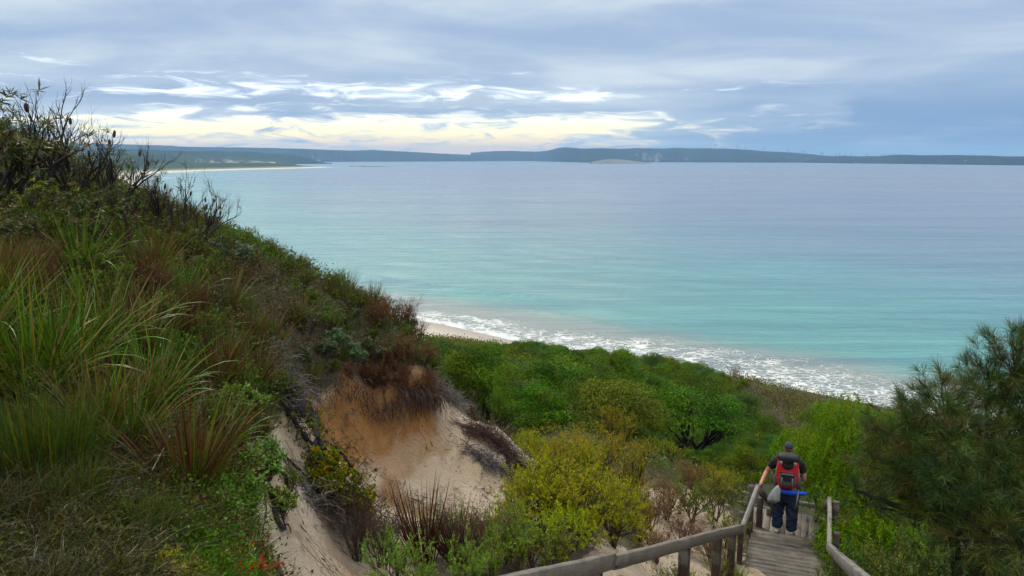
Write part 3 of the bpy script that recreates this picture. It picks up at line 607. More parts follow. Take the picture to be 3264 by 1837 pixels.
def lobe_tree(name, seed, H, Rc, nl, nleaf, cols, leafL=.17, leafW=.05, droop=.6, trunkc=(.04, .033, .028), stems=3, flat=.62, low=.25, r0=.09, dome=.42, wob=.04):
    """small wind-shaped coastal tree: forked trunk, limbs to every leaf clump, drooping leaves"""
    r = rg(seed); a = r.uniform(0, 6.28, nl); q = np.sqrt(r.uniform(0, 1, nl)); lr = Rc * r.uniform(.17, .30, nl)
    top = H * (1 - dome * q ** 2) - lr * .6; zc = top * r.uniform(.78, 1.04, nl); inner = r.uniform(0, 1, nl) < low; zc = np.where(inner, H * r.uniform(.38, .65, nl), zc)
    Cn = np.stack([np.cos(a) * q * Rc * .85, np.sin(a) * q * Rc * .85, zc], 1)
    root = bpy.data.objects.new(name, None); COL.objects.link(root); g = Geo()
    for s in range(stems):
        sa = s * 6.28 / stems + r.uniform(0, 1); own = [i for i in range(nl) if int(((a[i] - sa) % 6.28) / 6.28 * stems) == 0] or [0]
        fork = np.array([math.cos(sa + .9) * Rc * .22, math.sin(sa + .9) * Rc * .22, H * .34]); b = np.array([math.cos(sa) * .08, math.sin(sa) * .08, -.15])
        t = np.linspace(0, 1, 5)[:, None]; g.tube(b * (1 - t) + fork * t + r.normal(size=(5, 3)) * wob * H * t * (1 - t) * 3, r0 * (1 - .35 * t[:, 0]), 6, trunkc)
        for i in own:
            t = np.linspace(0, 1, 6)[:, None]; mid = fork * .45 + Cn[i] * .55 + np.array([0, 0, -.05 * H]) + r.normal(size=3) * (.02 + wob) * H
            g.tube(fork * (1 - t) ** 2 + 2 * mid * t * (1 - t) + Cn[i] * t ** 2, r0 * .5 * (1 - .8 * t[:, 0]), 4, trunkc)
    g.build('trunk', M_BARK, root)
    per = nleaf // nl; g2 = Geo(); dirs = sphere_dirs(nl * per, r, -.45); L3 = np.repeat(lr, per); rad = r.uniform(.55, 1.15, nl * per) ** .5
    rough = 1 + .36 * (vn(dirs[:, 0] * 3 + np.repeat(np.arange(nl) * 7.7, per), dirs[:, 1] * 3 + dirs[:, 2] * 2, seed) - .5) * 2
    P = np.repeat(Cn, per, 0) + dirs * (L3 * rad * rough)[:, None] * np.array([1.1, 1.1, flat + .15])
    D = dirs * .6 + r.normal(size=dirs.shape) * .45 + np.array([0, 0, -droop]); lc = jitc(cols, nl, r, .34, .12); c = np.repeat(lc, per, 0) * (1 + r.uniform(-.3, .3, (nl * per, 1)))
    sz = r.uniform(.6, 1.15, nl * per); g2.leaves(P, D, leafL * sz, leafW * sz, c, .2, dirs * 1.2, r); g2.build('crown', M_LEAF, root)
    return root
def plumes(g, P, D, rng, nn, L, w, cols, droop=.6, ln=.30, k=3):
    """feathery sheoak sprays: fine needles along a short arching twig"""
    m = len(P); t = rng.uniform(0, 1, (m, nn)); D = unit(D); ax = P[:, None] + D[:, None] * (t * ln)[..., None] - np.array([0, 0, 1.]) * (t ** 2 * ln * .25)[..., None]
    dev = rng.normal(size=(m, nn, 3)); nd = unit(D[:, None] * .8 + dev * .48); c = np.repeat(jitc(cols, m, rng, .22), nn, 0) * (1 + rng.uniform(-.3, .3, (m * nn, 1)))
    g.blades(ax.reshape(-1, 3), nd.reshape(-1, 3), L * rng.uniform(.6, 1.1, m * nn), w, c * .85, k, droop, c * 1.25, rng)

G_BRIGHT = [(.11, .22, .022), (.09, .19, .025), (.14, .23, .03)]; G_OLIVE = [(.125, .135, .030), (.15, .145, .032), (.10, .12, .032)]
G_DARK = [(.06, .10, .022), (.05, .085, .02), (.08, .115, .028)]; G_YEL = [(.26, .25, .028), (.21, .23, .028), (.31, .27, .035)]
RUST = [(.13, .055, .03), (.095, .045, .028), (.16, .085, .04)]; STRAW = [(.27, .20, .10), (.20, .15, .07), (.15, .11, .055)]; GREYG = [(.17, .21, .135), (.13, .18, .11)]
G_PEP = [(.056, .108, .013), (.080, .130, .013), (.042, .086, .013), (.085, .120, .016)]
def gp(px, y): a = ray(px, 350)[0]; x = a * y; return np.array((x, y, g1(x, y)))
# ------------------------------------------------------------ the green canopy in the hollow below
def build_canopy():
    r = rg(7)
    P = [proto(lobe_tree('peppermint_tree', 20 + i, H, Rc, nl, 13000, c, trunkc=(.06, .05, .042))) for i, (H, Rc, nl, c) in enumerate(
        [(4.6, 2.3, 46, G_PEP), (4.0, 2.1, 40, G_PEP + G_BRIGHT[:1]), (5.0, 2.5, 52, G_PEP[:2] + G_DARK[:1]), (3.6, 2.4, 44, [(.085, .12, .02), (.10, .13, .022)]), (4.4, 2.0, 38, [(.05, .10, .026), (.06, .115, .03)])])]
    poly = ring_xy([(428, 372, 52), (430, 352, 80), (450, 345, 98), (480, 350, 96), (540, 345, 96), (640, 360, 96), (700, 372, 92), (752, 385, 86), (745, 410, 60), (745, 440, 40), (700, 480, 27), (640, 468, 24), (600, 440, 23), (540, 420, 23), (470, 432, 25), (430, 420, 30)])
    x0, y0 = poly.min(0); x1, y1 = poly.max(0); got = []
    for _ in range(9000):
        x, y = r.uniform(x0, x1), r.uniform(y0, y1)
        if not inpoly(np.array([x]), np.array([y]), poly)[0]: continue
        dmin = 1.7 + .012 * y
        if any((x - a) ** 2 + (y - b) ** 2 < dmin * dmin for a, b in got): continue
        z = g1(x, y); px, py = proj((x, y, z)); 
        if 640 < px < 765 and y < 47: continue                            # room round the dark forked tree
        got.append((x, y))
    kinds = ['soft green peppermint tree in the dense canopy above the beach', 'small rounded bright tree in the dense canopy above the beach', 'tall mid green tree of the canopy hollow below the dune', 'yellowish green low spreading tree of the canopy hollow', 'slender dark green tree within the canopy hollow']
    for x, y in sorted(got, key=lambda q: q[1]):
        i = r.integers(0, 5); s = r.uniform(.70, 1.02) * (1.0 if y > 35 else .72); px = proj((x, y, g1(x, y)))[0]
        lim = np.interp(px, [430, 475, 500, 530, 560, 600, 650, 700, 735, 760], [336, 342, 341, 337, 342, 346, 352, 361, 374, 381]); smax = (at(px, lim + r.uniform(0, 5), y)[2] - g1(x, y)) / (4.6, 4.0, 5.0, 3.6, 4.4)[i]
        if smax < .3: continue
        s = min(s, smax)
        put(P[i], (x, y, g1(x, y)), kinds[i], 'tree', 'trees of the green canopy below the dune', s=(s * r.uniform(.9, 1.1), s, s * r.uniform(.8, 1.1)), rng=r, sink=.1)
    print('canopy', len(got))
    # dark forked tree
    base = gp(697, 37); b = lobe_tree('forked_tree', 64, 4.6, 2.6, 26, 8000, G_PEP[:2] + G_DARK[:1], stems=7, wob=.075, low=.10, r0=.115, trunkc=(.012, .011, .011), flat=.40, dome=.26)
    b.location = base; tag(b, 'dark forked tree with bare black limbs under a thin green crown', 'tree')
    for (px, y, s, lab) in [(783, 25, .40, 'bright green bushy tree right behind the hiker'), (752, 21.5, .34, 'small bright green tree with a dark twisted trunk left of the hiker'), (815, 29, .5, 'green tree between the hiker and the weeping foliage'),
                                     (722, 24, .24, 'low dark green bush under the forked tree'), (640, 33, .5, 'rounded olive tree left of the dark forked tree'), (835, 38, .7, 'green tree behind the weeping foliage on the right')]:
        p = gp(px, y); put(P[r.integers(0, 5)], p, lab, 'tree', s=s, rng=r, sink=.1)
    for px, y, s in ((673, 40, .8), (718, 42, .85), (732, 38, .6), (648, 26, .33), (630, 24, .28), (668, 24, .16), (690, 26, .16), (712, 26, .18), (735, 26, .22), (752, 31, .36), (762, 27, .36), (640, 38, .5), (640, 34, .42), (775, 33, .5), (795, 33, .5), (760, 40, .5), (760, 36, .42), (800, 25, .36), (700, 22, .15)):
        i = r.integers(0, 5); put(P[i], gp(px, y), 'low green tree among the undergrowth round the dark forked tree', 'tree', 'low trees round the forked tree', s=s, rng=r, sink=.1)
    # upright pale fine-leaved bush beside the sand bowl
    q = proto(shrub('upright_bush', 71, 2.6, G_BRIGHT, .09, .012, 12, 4, 3, 16, .32, up=.5, r0=.02, leafspread=.45, rootspread=.25))
    p = gp(500, 24); put(q, p, 'upright feathery green bush behind the sand bowl', 'bush', s=.85, rng=r)
    p = gp(486, 28); put(q, p, 'yellower feathery bush at the canopy edge', 'bush', s=.7, rng=r)
    # bare grey thickets
    d1 = proto(shrub('bare_thicket', 81, 2.6, RUST, stems=12, levels=5, kids=3, per=0, spread=.6, stemc=(.20, .165, .13), r0=.035, rootspread=.8))
    for (px, y, s, lab) in [(752, 55, .8, 'pale bare thicket at the top edge of the canopy'), (778, 44, .9, 'grey bare thicket right of the forked tree'), (803, 36, .75, 'grey leafless thicket above the hiker'), (768, 36, .6, 'grey leafless bush left above the hiker'), (822, 46, .8, 'brownish leafless thicket before the dune crest'),
                             (735, 74, .8, 'bare brown treetop twigs at the seaward canopy edge'), (520, 27, .5, 'bare brown bush at the foot of the canopy')]:
        p = gp(px, y); put(d1, p, lab, 'thicket', 'leafless grey thickets', s=s, rng=r)
    # low scrub on the dune crest and between the trees: an uncountable mass
    g = Geo(); n = 15000
    A = ring_xy([(745, 378, 110), (800, 395, 112), (880, 415, 120), (1100, 480, 110), (1100, 520, 30), (860, 520, 22), (735, 470, 30), (735, 400, 80)])
    B = ring_xy([(420, 340, 140), (540, 345, 140), (640, 352, 130), (760, 365, 130), (760, 380, 90), (420, 345, 85)])
    Cc = ring_xy([(425, 345, 90), (425, 430, 20), (520, 440, 17), (640, 520, 13), (745, 520, 15), (745, 440, 40), (745, 380, 90)])
    Dp = ring_xy([(-350, 300, 18), (-350, 300, 160), (150, 300, 170), (430, 330, 150), (430, 345, 21), (250, 280, 19), (60, 200, 24)])
    for poly, cnt, H, cols in ((Dp, 5200, 1.3, G_OLIVE + G_DARK), (A, 7500, 1.25, G_OLIVE + [(.10, .075, .04), (.075, .055, .035)]), (B, 3600, 1.4, G_OLIVE + [(.09, .07, .04)]), (Cc, 1500, .5, G_DARK + G_OLIVE)):
        mn, mx = poly.min(0), poly.max(0); xy = r.uniform(mn, mx, (cnt * 6, 2)); xy = xy[inpoly(xy[:, 0], xy[:, 1], poly)][:cnt]
        qx, qy = proj(np.stack([xy[:, 0], xy[:, 1], ground(xy[:, 0], xy[:, 1]) + .7], 1)); xy = xy[qy > np.interp(qx, [420, 475, 530, 600, 700, 760, 850, 900, 1000], [328, 342, 340, 349, 366, 382, 402, 416, 448])]; z = ground(xy[:, 0], xy[:, 1]); per = 34; m = len(xy); cs = jitc(cols, m, r, .25); hh = H * r.uniform(.5, 1.2, m)
        dirs = sphere_dirs(m * per, r, 0); Q = np.repeat(np.stack([xy[:, 0], xy[:, 1], z], 1), per, 0) + dirs * np.repeat(hh, per)[:, None] * np.array([1.3, 1.3, 1]) * (r.uniform(.5, 1, (m * per, 1)))
        L = .10 + .0016 * np.repeat(xy[:, 1], per); g.leaves(Q, dirs + r.normal(size=dirs.shape) * .5, L, L * .4, np.repeat(cs, per, 0) * (1 + r.uniform(-.3, .3, (m * per, 1))), .2, None, r)
    tag(g.build('coastal_scrub', M_LEAF), kind='stuff')
build_canopy()
# ------------------------------------------------------------ hillside on the left
def gp(px, y): a = ray(px, 350)[0]; x = a * y; return np.array((x, y, g1(x, y)))
def not_sand(x, y): return ~(inpoly(x, y, SAND) | inpoly(x, y, SAND2))
def build_hillside():
    r = rg(11)
    TG = proto(tussock('strap_tussock', 1, 190, 1.15, .019, [(.075, .15, .018), (.06, .12, .018), (.10, .16, .025), (.05, .09, .02), (.20, .16, .07)], 1.3, 1.15, .16, 7, G_YEL[:1] + G_BRIGHT + STRAW[:1]))
    TM = proto(tussock('strap_tussock', 2, 170, 1.05, .018, G_BRIGHT + RUST + G_OLIVE, 1.0, .8, .12, 6, RUST + STRAW))
    TR = proto(tussock('sedge_tussock', 3, 200, .70, .010, RUST + [(.05, .035, .025)] + G_OLIVE[:1], .35, .5, .12, 4, [(.05, .03, .02)] + RUST))
    TO = proto(tussock('sedge_tussock', 4, 260, .55, .009, G_OLIVE + G_DARK + RUST[:1], .5, .6, .14, 4))
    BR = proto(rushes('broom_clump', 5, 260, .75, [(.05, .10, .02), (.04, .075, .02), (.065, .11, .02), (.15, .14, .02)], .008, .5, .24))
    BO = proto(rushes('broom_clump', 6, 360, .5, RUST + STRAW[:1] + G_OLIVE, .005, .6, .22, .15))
    WY = proto(shrub('wiry_bush', 7, .42, G_YEL, .014, .007, 12, 4, 3, 12, .9, (.22, .17, .05), .005, up=.1))
    LS = proto(shrub('leafy_shrub', 8, .50, [(.15, .22, .06), (.18, .24, .075), (.13, .20, .05)], .050, .034, 9, 3, 4, 16, .7, r0=.009))
    OS = proto(shrub('heath_bush', 9, .60, G_OLIVE + G_DARK, .028, .010, 10, 4, 3, 16, .7, r0=.009))
    OG = proto(shrub('heath_bush', 10, .55, G_BRIGHT[:2] + G_OLIVE + G_DARK, .026, .011, 10, 4, 3, 18, .65, r0=.008))
    RS = proto(shrub('rusty_bush', 12, .60, RUST + [(.12, .07, .035)], .030, .006, 14, 4, 3, 10, .7, (.09, .05, .035), .008))
    BK = [proto(banksia('banksia_bush', 13 + i, 1.25, c, 4, 4, 3, .8, 15, .10, .014, 4)) for i, c in enumerate((G_OLIVE + G_YEL[1:2], G_OLIVE + G_DARK + GREYG[:1]))]
    BD = [proto(banksia('dead_banksia', 16 + i, 1.35, G_OLIVE, 4, 5, 3, .05, 12, .09, .012, 5, .55, .026, .28, (.03, .026, .023))) for i in range(3)]
    GR = proto(banksia('rosette_bush', 19, .55, GREYG + [(.12, .19, .08)], 5, 3, 3, 1.0, 26, .15, .018, 0, .7, .016, .2, (.12, .10, .085)))
    RD = proto(shrub('red_leaved_plant', 20, .34, [(.55, .045, .02), (.50, .12, .03), (.12, .24, .08), (.14, .2, .06)], .085, .016, 6, 3, 3, 7, .6, (.25, .06, .03), .006))
    BW = proto(shrub('bare_twig_bush', 21, .7, RUST, stems=10, levels=5, kids=3, per=0, spread=.6, stemc=(.06, .045, .038), r0=.008))
    # hand-placed plants: prototype, column, depth, scale, label
    L = [
     (BK[1], 8, 11.2, 1.6, 'tallest leafy banksia against the sky at the left edge of the photo'), (BD[0], 44, 11.6, 1.9, 'bare banksia with black cones standing against the bright sky, right of the leafy one'),
     (BD[1], 88, 12.2, 1.4, 'half bare banksia with several cones before the low clouds'), (BD[2], 122, 12.4, 1.25, 'leafless banksia whose forks stand before the far beach'),
     (BD[0], 150, 12.8, .75, 'small leafless banksia between two larger bare ones'), (BD[1], 178, 13.0, 1.1, 'leafless banksia with a single dark cone before the water'), (BD[2], 205, 13.4, 1.0, 'rightmost leafless banksia on the crest, leaning over the water'),
     (BK[0], 25, 10.2, .72, 'yellowish leafy banksia below the skyline at the left edge'), (BK[0], 62, 10.8, .62, 'leafy banksia under the bare cone-bearing one'), (BK[1], 95, 11.2, .62, 'dull green banksia halfway along the crest'), (BK[1], 130, 11.9, .62, 'grey green banksia below the leafless forks'),
     (BK[0], 112, 11.5, .5, 'olive banksia tuft beside the leafless forks'), (BK[0], 165, 12.4, .5, 'low leafy banksia below the second leafless one'), (BK[1], 192, 12.8, .45, 'low leafy banksia near the end of the leafless row'), (GR, 226, 13.3, .8, 'pale rosette bush at the crest end of the leafless row'), (GR, 243, 13.6, .8, 'pale rosette bush sticking up before the white surf'),
     (BO, 14, 8.7, 1.2, 'rusty brown broom clump at the left edge below the banksias'), (BO, 38, 9.2, 1.0, 'rusty broom clump beside the old driftwood log'), (BO, -8, 8.3, 1.2, 'rusty brown broom clump cut by the left edge'),
     (TG, 62, 7.0, 1.05, 'big bright green strap tussock in the middle of the left slope'), (TG, 25, 6.6, 1.0, 'bright green strap tussock spilling over the left edge'), (TG, 105, 7.9, .95, 'bright green strap tussock up the slope below the banksias'), (TM, 140, 8.2, .9, 'green and brown strap tussock in the middle of the slope'),
     (TM, 178, 5.9, .98, 'large strap tussock with red brown dead blades, nearest of the big ones'), (TR, 190, 6.1, 1.15, 'dark red upright sedge in the middle of the near strap tussock'), (TM, 135, 6.9, .8, 'strap tussock left of the red brown one'), (TM, 215, 8.6, .8, 'loose strap tussock with long arching dead blades above the leafy mat'),
     (TR, 175, 9.0, 1.0, 'dark red sedge clump in the upper middle slope'), (TR, 200, 9.8, 1.0, 'red brown sedge clump below the crest'), (TR, 225, 9.2, .95, 'red brown sedge clump leaning right below the crest'), (TR, 250, 10.6, .9, 'rust coloured sedge right of the other red clumps'), (TR, 150, 10.2, .95, 'dark red sedge under the crest banksias'),
     (TG, 88, 9.6, .75, 'bright strap tussock high on the slope under the banksias'), (TG, 150, 7.4, .8, 'green strap tussock between the big bright one and the red sedge'), (TM, 90, 6.2, .85, 'strap tussock with mixed dead blades just right of the green brooms'), (TG, 122, 6.2, .7, 'green strap tussock at the centre of the near slope'), (TM, 160, 10.6, .8, 'brown streaked strap tussock below the leafless banksias'), (TM, 252, 9.4, .75, 'strap tussock with pale dead blades near the gully brink'),
     (TG, 212, 7.2, .62, 'green strap tussock upslope of the leafy mats'), (TM, 230, 11.2, .8, 'brown and green strap tussock near the crest'), (TG, 190, 10.4, .6, 'short green strap tussock below the crest'), (TM, 20, 8.0, .85, 'strap tussock below the rusty brooms at the left edge'), (TM, 270, 11.8, .75, 'strap tussock above the blackened roots'), (TG, -30, 7.0, 1.0, 'bright strap tussock cut by the left edge'), (TM, 300, 13.2, .7, 'strap tussock behind the silvery bushes'),
     (BR, 18, 5.2, 1.15, 'tall green broom clump with yellow tips at the left edge'), (BR, 50, 5.4, .85, 'green broom clump with yellow tips, right of the taller one'), (BR, 62, 4.9, .55, 'small green broom clump before the taller pair'), (BR, 130, 4.75, .55, 'small dark green broom clump low on the slope'), (BR, 158, 4.85, .5, 'lowest broom clump, beside the pale green leafy shrub'), (BR, 195, 5.2, .4, 'short green broom clump behind the pale leafy shrub'),
     (LS, 196, 5.1, .85, 'pale green leafy shrub beside the crossed dead blades'), (LS, 220, 5.0, .85, 'pale green leafy shrub above the red leaved plants'), (LS, 238, 5.4, .8, 'pale green leafy shrub at the brink of the sand gully'), (LS, 212, 4.7, .7, 'lowest pale green leafy shrub'),
     (LS, 242, 7.2, .9, 'green leafy mat hanging at the gully edge above the driftwood'), (LS, 262, 7.8, .9, 'green leafy mat at the brink beside the charred roots'), (LS, 250, 8.6, .9, 'green leafy mat upslope of the other leafy mats'), (LS, 275, 7.6, .75, 'rounded leafy shrub over the brink right of the mats'), (LS, 232, 8.2, .8, 'leafy shrub below the arching dead blades'), (OG, 284, 8.2, .6, 'small dense green bush at the gully rim'),
     (RD, 236, 4.5, 1.0, 'red leaved plant at the bottom of the slope beside the sand'), (RD, 222, 4.35, .8, 'red and orange leaved plant at the bottom edge'), (RD, 248, 4.7, .9, 'scarlet leaved plant nearest the sand gully'),
     (WY, 158, 4.1, .75, 'yellow wiry bush at the bottom edge'), (WY, 172, 4.3, .6, 'yellow wiry bush beside the red leaved plants'), (WY, 142, 4.25, .5, 'small yellow wiry bush on bare grey sand'), (WY, 100, 4.1, .4, 'tiny yellow wiry bush on bare grey sand'),
     (GR, 300, 12.0, .75, 'silvery rosette bush left on the brow of the orange scarp'), (GR, 322, 12.5, .8, 'silvery rosette bush in the middle of the brow'), (GR, 352, 12.6, 1.0, 'large silvery rosette bush over the orange scarp'), (GR, 340, 13.2, .9, 'silvery rosette bush behind the large one'), (GR, 365, 13.2, .7, 'small silvery rosette bush right of the large one'),
     (RS, 372, 13.6, 1.0, 'rusty bush on the brow right of the silvery rosettes'), (RS, 395, 13.9, 1.15, 'tall rusty bush at the overhang corner'), (RS, 412, 14.2, 1.1, 'rusty bush at the tip of the overhang'), (RS, 424, 14.5, .9, 'rusty bush hanging over the right end of the scarp'), (RS, 385, 14.6, 1.1, 'rusty bush behind the overhang corner'), (RS, 405, 15.0, 1.1, 'rusty orange bush against the beach'),
     (BW, 418, 15.0, 1.0, 'leafless bush at the overhang tip against the water'), (BW, 398, 15.6, .9, 'leafless bush behind the rusty ones'), (OS, 358, 14.6, 1.1, 'olive heath bush behind the silvery rosettes'), (TO, 345, 15.0, 1.2, 'olive sedge on the crest above the silvery rosettes'), (TO, 372, 15.4, 1.1, 'olive sedge on the crest near the overhang'),
    ]
    PIX = [(197, 498), (218, 512), (240, 500), (214, 552), (232, 580), (215, 578), (246, 560), (152, 580), (170, 576), (138, 566), (100, 572)]
    for p, px, y, s, lab in L:
        if p is GR and px > 290: px, row = {300: (304, 362), 322: (326, 357), 352: (353, 366), 340: (338, 350), 365: (368, 354)}[px]; y = on(px, row, 5, 30)[1]; s *= .8
        if p in (LS, RD, WY) and y < 5.5: px, row = PIX.pop(0); y = on(px, row, 3, 12)[1]
        cat = {'strap_tussock': 'grass tussock', 'sedge_tussock': 'sedge', 'broom_clump': 'broom', 'wiry_bush': 'bush', 'leafy_shrub': 'shrub', 'banksia_bush': 'banksia', 'dead_banksia': 'dead bush', 'rosette_bush': 'bush', 'heath_bush': 'bush', 'rusty_bush': 'bush', 'red_leaved_plant': 'plant', 'bare_twig_bush': 'dead bush'}[p.name.split('.')[0]]
        put(p, gp(px, y), lab, cat, s=s, rng=r, tilt=.08)
    r2 = rg(99)
    for i, (px, row) in enumerate(((352, 378), (362, 381), (374, 383), (386, 385), (398, 387), (408, 390), (418, 392), (428, 393), (436, 392), (380, 376), (404, 380), (424, 384), (312, 366), (332, 369), (296, 366))):
        put(RS if i < 12 else OS, on(px, row, 5, 30), 'low rusty bush rooted along the very edge of the overhang' if i < 12 else 'low olive bush on the left edge of the orange scarp', 'bush', 'bushes along the scarp edge' if i < 12 else 'olive bushes at the scarp edge', s=.62 if i < 12 else .45, rng=r2, tilt=.25)
    # scattered heath over the slope
    sc = {'TO': (TO, 'olive sedge tuft in the heath of the left hillside', 'sedge', 'sedge tufts of the left hillside'), 'OS': (OS, 'dull olive heath bush of the left hillside', 'bush', 'heath bushes of the left hillside'), 'OG': (OG, 'greener heath bush of the left hillside', 'bush', 'green heath bushes of the left hillside'),
          'RS': (RS, 'low rusty bush in the heath of the left hillside', 'bush', 'rusty bushes in the hillside heath'), 'TR': (TR, 'short red brown sedge in the heath of the left hillside', 'sedge', 'red sedges in the hillside heath'), 'BW': (BW, 'bare twiggy bush in the heath of the left hillside', 'dead bush', 'bare bushes in the hillside heath'), 'BK': (BK[1], 'small leafy banksia in the heath of the left hillside', 'banksia', 'small banksias in the hillside heath')}
    got = []
    for _ in range(9000):
        y = math.exp(r.uniform(math.log(4.8), math.log(24))); px = r.uniform(-70, 436); p = gp(px, y)
        if inpoly(p[0:1], p[1:2], SAND)[0] or (px > 290 and y < 12.3) or p[0] > -.25 * 0 - .1 and y < 11: continue
        py = proj(p)[1]
        if py > 500 or (px < 170 and py > 420): continue
        if any((p[0] - a) ** 2 + (p[1] - b) ** 2 < (.30 + .010 * y) ** 2 for a, b in got): continue
        got.append((p[0], p[1]))
        if py > 430: ks = ['LS2'] * 0 + ['TO', 'OS']
        elif px < 150: ks = ['OS', 'OG', 'TO', 'BK', 'OG', 'TR'] if py < 330 else ['OG', 'TO', 'OS', 'OG']
        elif px < 290: ks = ['OS', 'OG', 'TO', 'TR', 'OG', 'BW', 'RS']
        elif px < 370: ks = ['OS', 'TO', 'OG', 'OS', 'OG', 'BK']
        else: ks = ['RS', 'OS', 'TO', 'RS', 'OG', 'BW']
        pr, lab, cat, grp = sc[ks[r.integers(0, len(ks))]]; s = r.uniform(.65, 1.05) * (.75 if pr is BK[1] else 1) * (.8 if px > 280 else .92 if px > 140 else 1)
        put(pr, p, lab, cat, grp, s=s, rng=r, tilt=.1)
        if len(got) >= 430: break
    print('heath', len(got))
    # wiry undergrowth between them, an uncountable mass
    g = Geo(); n = 110000; y = np.exp(r.uniform(math.log(3.4), math.log(22), n)); px = r.uniform(-80, 436, n); x = ray(1512, 350)[0] * (px - 512) / 1000 * y
    ok = not_sand(x, y) & ~((px > 288) & (y < 12.0)) & (x < -.0); z = ground(x[ok], y[ok]); P = np.stack([x[ok], y[ok], z], 1); px = px[ok]; n = len(P); py = proj(P)[1]
    keep = ~((py > 535) & (px < 210) & (vn(P[:, 0] * 2.2, P[:, 1] * 2.2, 5) < .38)); P = P[keep]; px = px[keep]; py = py[keep]; n = len(P)
    ex = 16000; ye = np.exp(r.uniform(math.log(3.3), math.log(6.2), ex)); pe = r.uniform(-90, 235, ex); xe = ray(1512, 350)[0] * (pe - 512) / 1000 * ye; Pe = np.stack([xe, ye, ground(xe, ye)], 1); Pe = Pe[vn(xe * 3, ye * 3, 15) > .3]; P = np.vstack([P, Pe]); n = len(P); px, py = proj(P)
    tang = (py > 415) & (px < 175); c = np.where(tang[:, None], jitc([(.13, .13, .03), (.10, .08, .03), (.10, .12, .025), (.07, .10, .022), (.20, .18, .05), (.07, .05, .028), (.05, .075, .02)], n, r, .35), jitc(G_OLIVE + G_DARK + RUST + STRAW[1:2], n, r, .35))
    zn = vn(P[:, 0] * 1.3, P[:, 1] * 1.3, 8)[:, None]; c = np.where((zn > .62) & ~tang[:, None], jitc(G_BRIGHT, n, r, .3), c)
    L0 = 0; D = r.normal(size=(n, 3)) * np.array([.9, .9, .35]) + np.array([0, 0, .75]); L = np.where(tang, .34, .36) * r.uniform(.4, 1.2, n) * (1 + .012 * P[:, 1])
    c = c * .6; g.blades(P, D, L, .0045 + .00025 * P[:, 1], c, 4, np.where(tang, 1.9, .9), None, r); g.build('wiry_undergrowth', M_BLADE)['kind'] = 'stuff'
    m = n * 3 // 2; i = r.integers(0, n, m); g = Geo(); Q = P[i] + r.normal(size=(m, 3)) * np.array([.10, .10, 0]) + np.array([0, 0, 1]) * r.uniform(0, .3, (m, 1)) * np.where(tang[i], .4, 1)[:, None]
    g.leaves(Q, r.normal(size=(m, 3)) + np.array([0, 0, .4]), .026 + .0022 * Q[:, 1], .011 + .0010 * Q[:, 1], c[i] * r.uniform(.6, 1.2, (m, 1)), .2, None, r); g.build('undergrowth', M_LEAF)['kind'] = 'stuff'
build_hillside()
